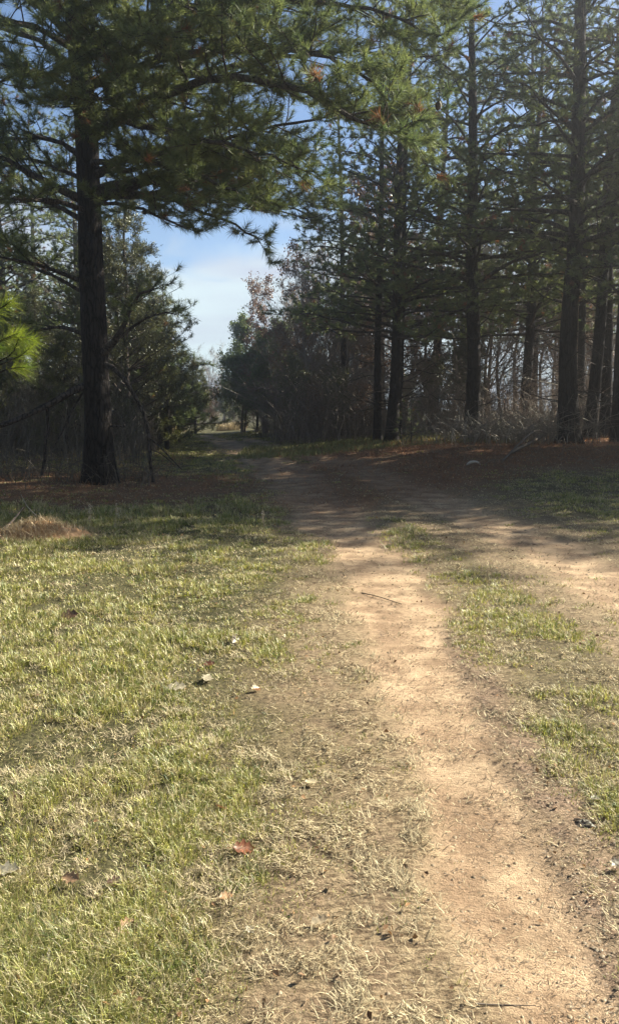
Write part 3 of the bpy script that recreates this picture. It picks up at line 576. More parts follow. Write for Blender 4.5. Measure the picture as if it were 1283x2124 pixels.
# ------------------------------------------------------------------ bare and leafy broadleaf trees
def make_bare(seed, h, r, spread=.5, nb=16, twigs=7, leaf=None, leafn=0, leaf_size=.05, leaf_from=0., upright=.6, c=(.20, .155, .13), multi=1):
    g = np.random.default_rng(seed); W = Acc(); tips = []
    l1 = []; r1 = []; l2 = []; r2 = []; l3 = []; r3 = []
    for mtr in range(multi):
        b = g.normal(size=3) * .12 * (multi > 1); b[2] = -.1; ln = g.normal(size=2) * .12 * h * (.4 if multi == 1 else 1)
        pts = np.array([b + [ln[0] * (i / 6) ** 1.5 + g.normal() * .012 * h * (i > 0), ln[1] * (i / 6) ** 1.5 + g.normal() * .012 * h * (i > 0), h * i / 6] for i in range(7)])
        p = spline(pts, 22); tube(W, p, r * (1 - np.linspace(0, 1, 22) ** .8 * .93), 7, c)
        for i in range(nb):
            u = g.uniform(.18, .97); j = min(20, int(u * 21)); q = p[j]; a_ = g.uniform(0, 6.283); L1 = spread * h * (1.05 - u * .75) * g.uniform(.5, 1.1)
            d = nrm(np.array([math.cos(a_), math.sin(a_), upright + g.uniform(-.2, .6)])); pp = [q]
            for _ in range(5): d = nrm(d + g.normal(size=3) * .16 + [0, 0, .06]); pp.append(pp[-1] + d * L1 / 5)
            l1.append(pp); rb = r * (1 - u * .8) * .42; r1.append(np.linspace(rb, .01, 6))
            for k in range(8):
                v = g.uniform(.2, 1); jj = min(4, int(v * 5)); qq = pp[jj] + (pp[jj + 1] - pp[jj]) * (v * 5 - jj); d2 = nrm((pp[jj + 1] - pp[jj]) / np.linalg.norm(pp[jj + 1] - pp[jj]) + g.normal(size=3) * .65 + [0, 0, .15])
                L2 = L1 * g.uniform(.2, .5); p2 = [qq]
                for _ in range(3): d2 = nrm(d2 + g.normal(size=3) * .2 + [0, 0, .05]); p2.append(p2[-1] + d2 * L2 / 3)
                l2.append(p2); r2.append(np.linspace(max(.007, rb * .35), .006, 4))
                for m in range(twigs):
                    w = g.uniform(.15, 1); j3 = min(2, int(w * 3)); q3 = p2[j3] + (p2[j3 + 1] - p2[j3]) * (w * 3 - j3); d3 = nrm(nrm(p2[j3 + 1] - p2[j3]) + g.normal(size=3) * .6)
                    e = q3 + d3 * g.uniform(.2, .6) * (.4 + L2 * .6); l3.append([q3, (q3 + e) / 2 + g.normal(size=3) * .03, e]); r3.append([.006, .0045, .003]); tips += [e, (q3 + e) / 2]
    tubes(W, l1, r1, 5, c); tubes(W, l2, r2, 3, c); tubes(W, l3, r3, 3, c)
    F = None
    if leaf:
        tips = np.array(tips); tips = tips[tips[:, 2] > leaf_from * h]
        k = g.integers(0, len(tips), leafn); q = tips[k] + g.normal(size=(leafn, 3)) * .09; n_ = nrm(g.normal(size=(leafn, 3))); s1 = nrm(np.cross(n_, g.normal(size=(leafn, 3)))); s2 = np.cross(n_, s1)
        sz = leaf_size * g.uniform(.6, 1.4, leafn)[:, None]
        V = np.stack([q - s1 * sz, q + s2 * sz * .55, q + s1 * sz, q - s2 * sz * .55], 1).reshape(-1, 3); col = pick(leaf[0], leaf[1], g.random(leafn))
        F = Acc(); F.add(V, np.arange(len(V)).reshape(-1, 4), np.repeat(col, 4, 0))
    wm = W.mesh('trunk', M_TWIG, True); return wm, None if F is None else F.mesh('crown', M_LEAF)
def make_cedar(seed, h, rad, n=34000, cb=.06, c0=(.125, .120, .045), c1=(.045, .052, .024), shape=.85, size=.05, gap=.5):
    g = np.random.default_rng(seed); W = Acc(); p = spline(np.array([[g.normal() * .06 * (i > 0), g.normal() * .06 * (i > 0), h * i / 5 - .1 * (i == 0)] for i in range(6)]), 20); tube(W, p, np.linspace(.02 * h, .01, 20), 8)
    nb = int(h * 16); B = []; Br = []; ps = []; dr = []
    for i in range(nb):
        u = cb + (1 - cb) * g.random() ** .85; q = p[min(19, int(u * 19))]; a_ = g.uniform(0, 6.283); ln = rad * (1.02 - u) ** shape * g.uniform(.65, 1.18) + .12
        lump = .75 + .5 * vnoise(np.array(a_ * 1.6), np.array(u * 7.), seed); ln *= float(lump)
        d = nrm(np.array([math.cos(a_), math.sin(a_), g.uniform(.1, .8)])); pp = [q]
        for _ in range(4): d = nrm(d + g.normal(size=3) * .1 + [0, 0, .06]); pp.append(pp[-1] + d * ln / 4)
        B.append(pp); Br.append(np.linspace(.004 * h * (1 - u) + .006, .004, 5))
        for _ in range(int(4 + ln * 7)):
            v = g.uniform(.3, 1.0) ** .7; j = min(3, int(v * 4)); qq = pp[j] + (pp[j + 1] - pp[j]) * (v * 4 - j); e = nrm(d + g.normal(size=3) * .8 + [0, 0, .2]); l_ = g.uniform(.15, .42)
            ps.append(qq); dr.append(e * l_); B.append([qq, qq + e * l_ * .25, qq + e * l_ * .5, qq + e * l_ * .75, qq + e * l_]); Br.append([.006, .005, .004, .003, .002])
    tubes(W, B, Br, 3); ps = np.array(ps); dr = np.array(dr); k = g.integers(0, len(ps), n); t = g.random(n)[:, None]
    q = ps[k] + dr[k] * t + g.normal(size=(n, 3)) * .035; d = nrm(nrm(dr[k]) + g.normal(size=(n, 3)) * .6); s = nrm(np.cross(d, g.normal(size=(n, 3)))); sz = size * g.uniform(.6, 1.5, n)[:, None]
    V = np.stack([q - s * sz * .22, q + s * sz * .22, q + d * sz * 1.5], 1).reshape(-1, 3); vv = np.clip(g.random(n) * .6 + .4 * g.random(len(ps))[k], 0, 1)
    F = Acc(); F.add(V, np.arange(len(V)).reshape(-1, 3), np.repeat(pick(c0, c1, vv), 3, 0)); return W.mesh('trunk', M_LIMB, True), F.mesh('crown', M_LEAF)
TC = ('trunk', 'crown')
BROWN = ((.22, .115, .065), (.12, .065, .04)); GRN = ((.15, .19, .045), (.06, .09, .025)); OLIVE = ((.13, .13, .05), (.07, .08, .03))
B1 = make_bare(31, 9, .10, .42, 20, 7); B2 = make_bare(32, 11, .12, .40, 24, 7, c=(.28, .235, .195)); B3 = make_bare(33, 7, .06, .45, 14, 8, multi=2, c=(.19, .15, .125))
O1 = make_bare(34, 10, .13, .42, 24, 6, BROWN, 7000, .062, .25); S1 = make_bare(35, 5, .06, .5, 14, 6, GRN, 26000, .05, 0, multi=3); S2 = make_bare(36, 4, .04, .5, 12, 6, OLIVE, 12000, .05, 0, multi=3)
S3 = make_bare(37, 3, .03, .55, 10, 6, BROWN, 3500, .05, 0, multi=4)
C1 = make_cedar(41, 8.2, 2.9, 44000); C2 = make_cedar(42, 7, 2.2, 26000); C3 = make_cedar(43, 5, 1.8, 18000, c0=(.17, .17, .05), c1=(.07, .08, .028))

# placed one by one
tree_px(C1, 262, 27.5, 'tall ragged cedar with sky behind its top, just right of the big left pine', 0, 1.08, name='cedar_tree', parts=TC)
tree_px(C2, 330, 34, 'dense cedar at the left of the track behind the hanging dead limb', 1, .75, name='cedar_tree', parts=TC)
tree_px(C3, 352, 41, 'low rounded cedar above the tan grass at the left of the track', 2, .9, name='cedar_tree', parts=TC)
tree_px(S1, 506, 47, 'bright green bushy tree at the bend on the right of the track', 0, 1.22, name='evergreen_tree', parts=TC)
tree_px(O1, 622, 38, 'oak keeping its rusty brown leaves, standing over the thicket against the sky', .6, .88, name='oak_tree', parts=TC)
tree_px(O1, 555, 44, 'slender oak with sparse dark leaves reaching into the open sky', 2.6, .72, name='oak_tree', parts=TC, sz=.83)
tree_px(S2, 366, 45, 'olive coloured sapling leaning over the tan grass on the left', 0, .95, name='sapling', parts=TC)
# young pines
Y1 = make_pine(26, 3.0, .04, .5, 1.1, 22, .22, 26, .010, 0, k=8, step=.25)
Y2 = make_pine(27, 6.4, .07, 1.0, 2.0, 34, .24, 34, .014, 0, k=8, step=.24)
tree_px(Y2, 345, 30, 'loose yellow green pine right of the hanging dead limb, reaching over the track', .4, 1.0, name='young_pine')
tree_px(Y2, 318, 33, 'loose pine behind the hanging dead limb', 2.4, .95, name='young_pine')
tree_px(Y1, 852, 27, 'soft green pine seedling in front of the verge beside the slim trio', 0, .5, name='young_pine')
tree_px(Y1, 345, 31, 'sunlit young pine leaning out over the left of the track', 1, 1.55, name='young_pine')

# woods: individual trees, shared meshes
rr = random.Random(9)
def wood(n, area, kinds, name, label, group, cat='tree', smin=.8, smax=1.2):
    for _ in range(n):
        for _t in range(60):
            y = rr.uniform(area[2], area[3]); px = rr.uniform(area[0], area[1]); x = (px - CX0) / FPX * y
            if not (-.19 * y - .6 < x < -.075 * y + .8 and y > 30): break
        k = rr.choice(kinds); put_tree(k, name, label + ', ' + where(x, y), cat, x, y, rr.uniform(0, 6.28), rr.uniform(smin, smax), group, TC)
wood(34, (590, 1500, 33, 50), [B1, B2, B1, B3], 'bare_tree', 'leafless tree in the right thicket', 'leafless trees right of the track', smin=.75, smax=1.15)
wood(14, (700, 1500, 34, 52), [O1, B2], 'oak_tree', 'broadleaf tree deep in the right woods', 'broadleaf trees deep in the right hand woods', smin=.85, smax=1.2)
tree_px(KP[2], 895, 42, 'full dark pine between the slim trio and the lone pine, farther back', 2.2, 1.1)
tree_px(KP[2], 1100, 41, 'full dark pine between the lone pine and the thickest pine, farther back', .7, 1.2)
wood(7, (950, 1700, 46, 60), [KP[0], KP[1], KP[2]], 'pine_tree', 'pine deep in the right woods', 'pines deep in the right hand woods', smin=.8, smax=1.1)
wood(10, (580, 1000, 36, 52), [C2, C3, S2], 'cedar_tree', 'small dark evergreen in the right thicket', 'small evergreens right of the track', smin=.7, smax=1.1)
wood(30, (-350, 330, 25, 45), [C2, C1, C3], 'cedar_tree', 'dark cedar in the left woods', 'cedars in the left woods', smin=.7, smax=1.1)
wood(12, (-350, 330, 28, 50), [B1, B2, B3], 'bare_tree', 'leafless tree in the left woods', 'leafless trees in the left woods', smin=.7, smax=1.1)
wood(10, (-350, 200, 32, 60), [KP[0], KP[2], KP[3]], 'pine_tree', 'pine in the left woods', 'pines in the left woods', smin=.7, smax=1.0)
wood(12, (250, 400, 50, 85), [S1, C3, B3, S2], 'bushy_tree', 'bushy tree left of the track', 'bushy trees lining the far track', smin=.8, smax=1.3)
wood(8, (530, 640, 46, 54), [S1, B1, O1, C3], 'bushy_tree', 'bushy tree right of the track', 'bushy trees lining the far track', smin=.8, smax=1.2)
for i in range(34):
    x = rr.uniform(-42, 4); y = rr.uniform(88, 108); put_tree(rr.choice([S1, S3, B3, S2]), 'far_tree', 'low tree closing the view at the far end of the track', 'tree', x, y, rr.uniform(0, 6), rr.uniform(.9, 1.25), 'trees at the far end of the track', TC)

for px, Y, k, sc in [(385, 76, S2, 1.0), (404, 80, S1, .75), (424, 84, S2, .9), (446, 84, S3, 1.2), (466, 81, S1, .8), (486, 78, S2, .9), (436, 88, B3, 1.1), (462, 90, B2, .8), (398, 88, B2, .75), (415, 82, S3, 1.1)]:
    tree_px(k, px, Y, 'low shrub or sapling closing the gap where the track bends out of sight', Y, sc, 'shrubs where the track bends out of sight', 'shrub', 'shrub', parts=TC)
for px, Y, k, sc in [(372, 36, C3, .9), (318, 30, C3, 1.0), (405, 50, C3, .9), (300, 38, C2, .95), (345, 46, S1, 1.05)]:
    tree_px(k, px, Y, ['low round evergreen in the hedge behind the hanging dead limb', 'small evergreen right beside the big trunk in the hedge', 'evergreen nearest the bend on the left side', 'pointed evergreen just right of the big trunk', 'loose leafy evergreen in the middle of the left hedge'][[372, 318, 405, 300, 345].index(px)], Y, sc, 'evergreens left of the track', 'evergreen_tree', 'tree', parts=TC)
for px, Y, k, sc in [(548, 43, S1, .95), (532, 46, C3, .9), (606, 37, C3, .75), (660, 35, S3, .8), (585, 46, S1, 1.15), (640, 41, B1, .85), (700, 33.5, S2, .7), (745, 33, S3, .7), (572, 40, B1, .6), (680, 38, B2, .7), (625, 36, S2, .8)]:
    tree_px(k, px, Y, 'shrubby tree at the front of the thicket, ' + where((px - CX0) / FPX * Y, Y), Y, sc, 'shrubby trees right of the bend', 'shrubby_tree', 'tree', parts=TC)

# ------------------------------------------------------------------ undergrowth: a tangle nobody could count
def tangle(name, label, n, xy, hmin, hmax, c0, c1, r=.006, seed=1, arch=.5):
    g = np.random.default_rng(seed); x, y = xy(g, n); z = zbase(x, y) - .03; h = g.uniform(hmin, hmax, n) * (.5 + 1.0 * fbm(x * .35, y * .35, seed + 5)); a_ = g.uniform(0, 6.283, n); lean = np.abs(g.normal(.35, .3, n)) * arch
    dx, dy = np.cos(a_), np.sin(a_); tt = np.array([0, .25, .5, .75, 1.]); PT = np.zeros((n, 5, 3))
    for i, t in enumerate(tt):
        w = g.normal(size=(n, 3)) * .085 * h[:, None] * t
        PT[:, i, 0] = x + dx * lean * h * t ** 1.8 + w[:, 0]; PT[:, i, 1] = y + dy * lean * h * t ** 1.8 + w[:, 1]; PT[:, i, 2] = z + h * (t - .25 * lean * t * t) + w[:, 2] * .3
    rad = r * (1 - .75 * tt)[None] * g.uniform(.5, 1.6, n)[:, None]; A = Acc(); tubes(A, PT, rad, 3, np.repeat(pick(c0, c1, g.random(n)), 15, 0))
    m = n * 7; k = g.integers(0, n, m); j = g.integers(1, 4, m); f = g.random(m)[:, None]; q = PT[k, j] * (1 - f) + PT[k, j + 1] * f; d = nrm(nrm(PT[k, j + 1] - PT[k, j]) + g.normal(size=(m, 3)) * 1.1); l_ = g.uniform(.12, .45, m)[:, None] * h[k][:, None] * .5
    Q = np.stack([q, q + d * l_ * .5 + g.normal(size=(m, 3)) * .02, q + d * l_], 1); tubes(A, Q, np.stack([rad[k, j] * .6, rad[k, j] * .45, rad[k, j] * .2], 1), 3, np.repeat(pick(c0, c1, g.random(m)), 9, 0))
    o = link(name, A.mesh(name, M_TWIG)); o['kind'] = 'stuff'; o['label'] = label
def right_xy(g, n):
    y = g.uniform(29.5, 44, n); px = g.uniform(530, 1500, n); x = (px - CX0) / FPX * y
    lim = -1.0 - (y - 30) * .16; k = x < lim; x = np.where(k, lim + g.random(n) * 3, x); y = np.where((x < 6) & (y < 31), y + 2.5, y); return x, y
def left_xy(g, n):
    y = g.uniform(22.5, 40, n); x = g.uniform(-16, -4.6, n) - (y - 22) * .14; return x, y
tangle('undergrowth', 'grey brown leafless brush filling the woods right of the track', 3600, right_xy, .6, 3.8, (.34, .27, .22), (.11, .08, .065), .010, 3, 1.7)
tangle('brush_thicket', 'dark leafless brush behind the big pine on the left', 4200, left_xy, .8, 3.4, (.17, .14, .11), (.08, .065, .05), .010, 4)
def rustleft(g, n): return P(255, 880, 24)[0] + g.normal(size=n) * .35, 23.5 + g.normal(size=n) * .4
# tan tall grass at the far bend
def tallgrass(name, label, n, x0, x1, y0, y1, h, seed, c0=(.46, .38, .24), c1=(.28, .22, .13)):
    g = np.random.default_rng(seed); x = g.uniform(x0, x1, n); y = g.uniform(y0, y1, n); A = Acc()
    blades(A, x, y, gz(x, y), g.uniform(0, 6.28, n), np.abs(g.normal(.1, .15, n)), h * g.uniform(.5, 1.1, n) * (.6 + .8 * fbm(x, y, seed)), g.uniform(.012, .03, n), g.uniform(0, .6, n), pick(c0, c1, g.random(n)), g)
    o = link(name, A.mesh(name, M_LITTER)); o['kind'] = 'stuff'; o['label'] = label
tallgrass('tall_grass', 'tan knee high dry grass at the left of the far bend', 6000, -12.5, -8.6, 50, 56, .75, 81)
tallgrass('dry_grass', 'tan dry grass at the right foot of the far bend', 3500, -6.6, -4.8, 56, 62, .6, 82)
tallgrass('verge_grass', 'low dry grass along the verge under the slim pines', 9000, -2.5, 7.5, 25.5, 31, .16, 83, (.30, .29, .12), (.14, .15, .05))
# brush pile between the lone pine and the thick pines
def pile(g, n): return P(1060, 900, 26)[0] + g.normal(size=n) * 1.3, 26 + g.normal(size=n) * .6
tangle('brush_pile', 'low heap of bare dead branches between the lone pine and the thickest pine', 500, pile, .5, 1.7, (.26, .23, .19), (.10, .08, .06), .013, 6, 2.4)
def bank(g, n): y = g.uniform(14, 29, n); return g.uniform(2.5, 13, n) + (y - 14) * .05, y
tangle('low_weeds', 'sparse dead weeds and fallen sticks on the shaded bank at the right', 1500, bank, .05, .42, (.30, .22, .15), (.10, .075, .05), .005, 8, 2.6)
def base_l(g, n): return P(180, 960, 18)[0] + g.uniform(-3, 1.8, n), 17.6 + g.normal(size=n) * .9
tangle('dead_brush', 'broken twigs and dead stems around the foot of the big left pine', 420, base_l, .3, 1.0, (.16, .13, .10), (.07, .055, .04), .007, 7, 2.2)

# ------------------------------------------------------------------ young pine at the left edge, close to the camera
yp = Pine(51, needle=.235, nn=64, wid=.0032, brown=0); bx, by = -3.95, 8.3; bz = float(gz(bx, by)); root = thing('young_pine', 'young pine with long bright yellow green needles poking in at the left edge', 'tree')
T = Acc(); tps = trunk_tube(T, np.array([[bx, by, bz - .05], [bx + .03, by, bz + 1.], [bx, by + .05, bz + 2.2], [bx + .02, by, bz + 3.4]]), [.05, .04, .028, .008], k=10, n=30)
for q in [[(30, 745), (62, 722)], [(5, 705), (40, 690)], [(18, 740), (40, 700)], [(-30, 660), (-5, 648)], [(-60, 740), (0, 720)], [(20, 765), (60, 762)], [(0, 640), (25, 622)], [(25, 700), (70, 705)]]:
    e0, e1 = P(*q[0], 8.1), P(*q[1], 8.1); s0 = np.array([bx, by, e0[2] - .25]); pts = spline(np.array([s0, (s0 + e0) / 2 - [0, 0, .02], e0, e1]), 10); tube(yp.W, pts, np.linspace(.012, .006, 10), 6)
    yp.tp += [e1, e1 * .6 + e0 * .4]; yp.td += [nrm(e1 - e0), nrm(e1 - e0)]; yp.ts += [.22, .2]; yp.tb += [0, 0]
for i in range(46):
    h = yp.rng.uniform(.7, 3.3); a_ = yp.rng.uniform(0, 6.28); l_ = .75 * (1.1 - h / 3.6); d = np.array([math.cos(a_), math.sin(a_), .5])
    if a_ < 1.2 or a_ > 5.1: l_ *= .5
    c = np.array([bx, by, bz + h]); e = c + d * l_; tube(yp.W, np.array([c, (c + e) / 2 - [0, 0, .03], e]), [.01, .008, .005], 5); yp.tp.append(e); yp.td.append(d); yp.ts.append(.21); yp.tb.append(0)
yp.tb = [bool(b) for b in yp.tb]; n = len(yp.tp); F = Acc(); tufts(F, np.array(yp.tp), np.array(yp.td), np.array(yp.ts), pick((.34, .38, .06), (.18, .26, .04), rng.random(n)), 90, .0034, rng)
link('trunk', T.join(yp.W).mesh('trunk', M_PINE, True, M_LIMB), root); link('crown', F.mesh('crown', M_NEEDLE), root)

# ------------------------------------------------------------------ small things
# mound of straw and orange earth at the left
c = G(90, 1112); g_ = np.random.default_rng(91); root = thing('earth_mound', 'low mound of orange earth and dry straw at the left edge of the grass', 'mound')
xs_ = np.linspace(-1, 1, 60); XX, YY = np.meshgrid(xs_, xs_); rr_ = np.hypot(XX, YY); wx, wy, hh = .80, .50, .20
zz_ = hh * sm(1 - rr_) * (.3 + 1.3 * fbm(XX * 3, YY * 3, 5)) + .07 * (fbm(XX * 9, YY * 9, 6) - .5) * sm((1 - rr_) * 3); wxx = c[0] + XX * wx; wyy = c[1] + YY * wy
Zm = gz(wxx, wyy) + zz_ - .02; i = np.arange(59)[:, None] * 60 + np.arange(59)[None]
col = pick((.46, .25, .11), (.30, .20, .12), fbm(XX * 4, YY * 4, 8).ravel())
A = Acc(); A.add(np.stack([wxx, wyy, Zm], -1).reshape(-1, 3), np.stack([i, i + 1, i + 61, i + 60], -1).reshape(-1, 4), col); link('earth', A.mesh('earth', M_LITTER, True), root)
n = 8000; x = g_.uniform(-1, 1, n); y = g_.uniform(-1, 1, n); k = (np.hypot(x, y) < 1) & ~((x > .35) & (y < .5) & (g_.random(n) < .8)); x, y = x[k], y[k]; n = len(x)
zz_ = hh * sm(1 - np.hypot(x, y)) * (.3 + 1.3 * fbm(x * 3, y * 3, 5)); sp_ = 1 + .5 * (g_.random(n) < .2) * g_.random(n); zz_ = np.where(sp_ > 1, 0, zz_); x, y = x * sp_, y * sp_; xw, yw = c[0] + x * wx, c[1] + y * wy; A = Acc()
blades(A, xw, yw, gz(xw, yw) + zz_ - .01, g_.uniform(0, 6.28, n), g_.uniform(.3, 1.5, n), g_.uniform(.04, .14, n), g_.uniform(.004, .008, n), g_.uniform(-.3, .9, n), pick((.66, .54, .34), (.36, .24, .13), g_.random(n)), g_); link('straw', A.mesh('straw', M_LITTER), root)
def stick(name, label, px0, py0, px1, py1, r, lift=(0.02, .05), c=(.12, .09, .07), cat='stick', Y=None, bend=.03, group=None, k=6):
    a0, a1 = (G(px0, py0), G(px1, py1)); a0[2] = float(gz(a0[0], a0[1])) + lift[0]; a1[2] = float(gz(a1[0], a1[1])) + lift[1]; m = (a0 + a1) / 2 + np.random.default_rng(int(px0)).normal(size=3) * bend * np.linalg.norm(a1 - a0); m[2] = max(m[2], float(gz(m[0], m[1])) + r)
    p = spline(np.array([a0, m, a1]), 9); org = p.mean(0); A = Acc(); tube(A, p - org, np.linspace(r, r * .5, 9), k, c); o = link(name, A.mesh(name, M_TWIG, True), loc=org); tag(o, label, cat, group); return o
stick('stick', 'dark stick lying across the left end of the earth mound', 2, 1112, 50, 1080, .022, (.05, .2))
stick('stick', 'pale thin stem sticking up out of the earth mound', 78, 1092, 46, 1066, .008, (.14, .30), (.42, .36, .25))
stick('twig', 'thin dark twig on the track where the shade ends', 750, 1226, 832, 1250, .0045, (.004, .004), bend=.015)
stick('twig', 'dark twig lying across the pale near track at the bottom right', 985, 2092, 1110, 2086, .0022, (.006, .008), bend=.08)
stick('fallen_branch', 'thick dead branch leaning in the brush left of the thickest pine', 1060, 945, 1150, 900, .05, (.1, .9), bend=.02)
stick('fallen_branch', 'thin dead branch on the pine straw by the brush pile', 1040, 960, 1130, 925, .03, (.05, .4), bend=.04)
# pale bleached log end
c = G(980, 966); A = Acc(); p = spline(np.array([[-.16, 0, .02], [-.05, 0, .09], [.1, .02, .09], [.2, .05, .02]]), 10); tube(A, p, [.012, .03, .034, .036, .034, .032, .028, .024, .02, .01], 8, (.42, .37, .30))
o = link('bleached_wood', A.mesh('bleached_wood', M_TWIG, True), loc=(c[0], c[1], float(gz(c[0], c[1])))); tag(o, 'small white piece of bleached wood on the dark verge in front of the lone pine', 'wood')
# seed heads
for px, py, top, lab in [(190, 1092, 1052, 'left one of two dried weed stalks with pale seed heads at the shade edge'), (236, 1098, 1050, 'right one of two dried weed stalks with pale seed heads at the shade edge'), (548, 1098, 1062, 'single thin weed stalk at the shade edge beside the track')]:
    b = G(px, py); b[2] = float(gz(b[0], b[1])); h = (py - top) / FPX * b[1] * 1.05; g_ = np.random.default_rng(px); A = Acc(); root = thing('weed', lab, 'weed', tuple(b))
    for s_ in range(2):
        tip = np.array([g_.normal() * .05, g_.normal() * .05, h * (1 - .15 * s_)]); p = spline(np.array([[0, 0, 0], tip * .5 + g_.normal(size=3) * .01, tip]), 8); tube(A, p, np.linspace(.004, .003, 8), 5, (.35, .28, .18))
        S = Acc(); n = 46; q = tip + np.stack([g_.normal(size=n) * .011, g_.normal(size=n) * .011, g_.uniform(-.13, .02, n)], 1); blades(S, q[:, 0], q[:, 1], q[:, 2], g_.uniform(0, 6.28, n), g_.uniform(.2, 1.5, n), g_.uniform(.015, .028, n), g_.uniform(.005, .010, n), g_.uniform(0, .8, n), pick((.7, .6, .45), (.5, .4, .28), g_.random(n)), g_)
        link('seed_head', S.mesh('seed_head', M_LITTER), root)
    link('stem', A.mesh('stem', M_TWIG, True), root)
# fallen leaves that can be told apart
def leaf(px, py, size, rz, tilt, col, label, curl=.35):
    g_ = np.random.default_rng(px * 7 + py); nu = 13; u = np.linspace(0, 1, nu); half = np.sin(u * math.pi) ** .75 * .30 * (1 + .35 * np.sin(u * 22 + g_.uniform(0, 6))); V = []
    for i in range(nu):
        for v in (-1, -.5, 0, .5, 1): V.append([(u[i] - .5), v * half[i], curl * (abs(v) ** 1.5) * half[i] + curl * .5 * (u[i] - .5) ** 2 + .01 * g_.normal()])
    for i in range(2): V += [[-.5 - .12 * (i + 1), -.008, .0], [-.5 - .12 * (i + 1), .008, .0]]
    V = np.array(V) * size; F_ = [[i * 5 + j, i * 5 + j + 1, i * 5 + j + 6, i * 5 + j + 5] for i in range(nu - 1) for j in range(4)]; m = nu * 5; F_ += [[m + 2, m + 3, m + 1, m], [m, m + 1, 3, 1]]
    A = Acc(); cc = np.array(col) * .8 * (1 + .18 * g_.normal(size=(len(V), 1))); A.add(V, F_, np.clip(cc, .01, .8)); b = G(px, py); b[2] = float(gz(b[0], b[1])) + size * .14 + .010
    o = link('fallen_leaf', A.mesh('fallen_leaf', M_LEAF, True), loc=b); o.rotation_euler = (tilt, g_.uniform(-.2, .2), rz); tag(o, label, 'leaf'); return o
leaf(505, 1772, .085, .3, .5, (.26, .085, .03), 'rust red curled leaf in the thinning grass left of the track, largest of the leaves')
leaf(262, 1938, .07, 1.0, .7, (.42, .25, .13), 'tan folded leaf standing in the grass near the bottom left')
leaf(283, 1932, .05, 1.9, .9, (.07, .045, .025), 'small dark brown leaf touching the tan folded one near the bottom left')
leaf(240, 1843, .06, .2, .3, (.12, .06, .035), 'dark brown leaf flat in the grass above the tan folded leaf')
leaf(148, 1838, .07, -.3, .4, (.40, .25, .14), 'light brown leaf in the grass at the left, above the tan folded leaf')
leaf(104, 1992, .055, 1.6, 1.0, (.55, .50, .40), 'grey white curled leaf standing upright at the bottom left')
leaf(36, 1662, .07, .7, .5, (.15, .075, .045), 'dark brown leaf in the grass near the left edge')
leaf(15, 1822, .09, .1, .2, (.42, .38, .28), 'large pale leaf cut off by the left edge')
leaf(45, 2052, .06, 2.0, .8, (.16, .09, .035), 'ochre brown leaf deep in the grass at the bottom left corner')
leaf(460, 1682, .07, 2.4, .6, (.20, .10, .06), 'brown leaf stuck in grass above the rust red curled leaf')
leaf(530, 1436, .07, .9, .5, (.26, .11, .04), 'orange brown leaf in the middle of the grass')
leaf(434, 1384, .075, .2, .4, (.22, .08, .04), 'reddish brown leaf just above the star shaped pale leaf')
leaf(430, 1412, .10, 1.4, .3, (.42, .36, .24), 'pale star shaped oak leaf in the middle of the grass', .15)
leaf(366, 1432, .12, .1, .3, (.50, .44, .30), 'pale broad leaf left of the star shaped one', .15)
leaf(490, 1336, .12, 1.1, .8, (.10, .055, .035), 'dark brown twisted leaf in the sunlit grass, highest of the leaves')
leaf(145, 1282, .14, .3, .6, (.13, .07, .04), 'dark shrivelled leaf in the upper left grass')
leaf(468, 1868, .05, .5, .3, (.48, .28, .13), 'small orange tan leaf right of the tan folded one')
leaf(518, 1935, .035, -.7, .2, (.66, .60, .45), 'tiny cream sliver of leaf by the thinning grass')
leaf(662, 1920, .06, .2, .2, (.58, .47, .30), 'cream oval leaf on the bare ground left of the pale track')
leaf(1235, 1665, .05, .1, .2, (.26, .21, .14), 'cream leaf in the grass at the right edge of the scuffed soil')
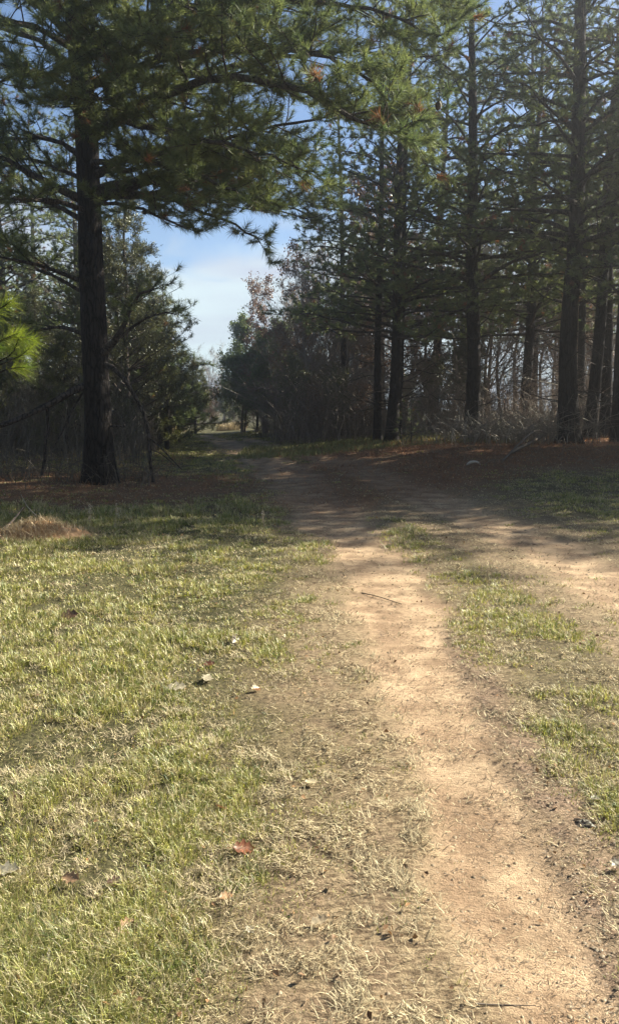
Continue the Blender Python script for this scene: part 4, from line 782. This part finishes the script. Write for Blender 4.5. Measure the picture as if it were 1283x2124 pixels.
leaf(1278, 1800, .06, .5, .3, (.20, .16, .11), 'pale leaf cut off by the right edge')
leaf(645, 1632, .055, .2, .2, (.60, .50, .30), 'straw yellow leaf at the edge of the worn ground')
# dark clod
c = G(1206, 1706); A = Acc(); g_ = np.random.default_rng(3); an = np.linspace(0, 2 * math.pi, 14, endpoint=False); V = []
for j, ph in enumerate(np.linspace(.05, 1.5, 6)):
    for a_ in an: r_ = .030 * math.cos(ph) * (1 + .3 * g_.normal()); V.append([r_ * math.cos(a_) * 1.2, r_ * math.sin(a_), .018 * math.sin(ph) + .004 * g_.normal() - .004])
F_ = [[j * 14 + i, j * 14 + (i + 1) % 14, (j + 1) * 14 + (i + 1) % 14, (j + 1) * 14 + i] for j in range(5) for i in range(14)]
A.add(np.array(V), F_, (.04, .028, .02)); A.add(np.array(V)[-14:], [list(range(14))], (.04, .028, .02)); o = link('soil_clod', A.mesh('soil_clod', M_TWIG), loc=(c[0], c[1], float(gz(c[0], c[1])))); tag(o, 'dark brown clod of soil on the scuffed right side of the near track', 'clod')
print('TRIS', len(pm.tp), sum(len(m.polygons) for m in bpy.data.meshes), 'objs', len(bpy.data.objects))

# ------------------------------------------------------------------ air
hm, t = new_mat('haze'); n_ = t.nodes.new; o_ = n_('ShaderNodeOutputMaterial'); v_ = n_('ShaderNodeVolumePrincipled')
v_.inputs['Color'].default_value = (.97, .98, 1, 1); v_.inputs['Density'].default_value = HAZE; v_.inputs['Anisotropy'].default_value = .88; t.links.new(v_.outputs[0], o_.inputs['Volume'])
A = Acc(); x0, x1, y0, y1, z0, z1 = -120, 120, -20, 130, -1.2, 28
A.add([[x0, y0, z0], [x1, y0, z0], [x1, y1, z0], [x0, y1, z0], [x0, y0, z1], [x1, y0, z1], [x1, y1, z1], [x0, y1, z1]], [[0, 3, 2, 1], [4, 5, 6, 7], [0, 1, 5, 4], [1, 2, 6, 5], [2, 3, 7, 6], [3, 0, 4, 7]])
o = link('haze', A.mesh('haze', hm)); o['kind'] = 'stuff'; o['label'] = 'thin bright haze in the air'
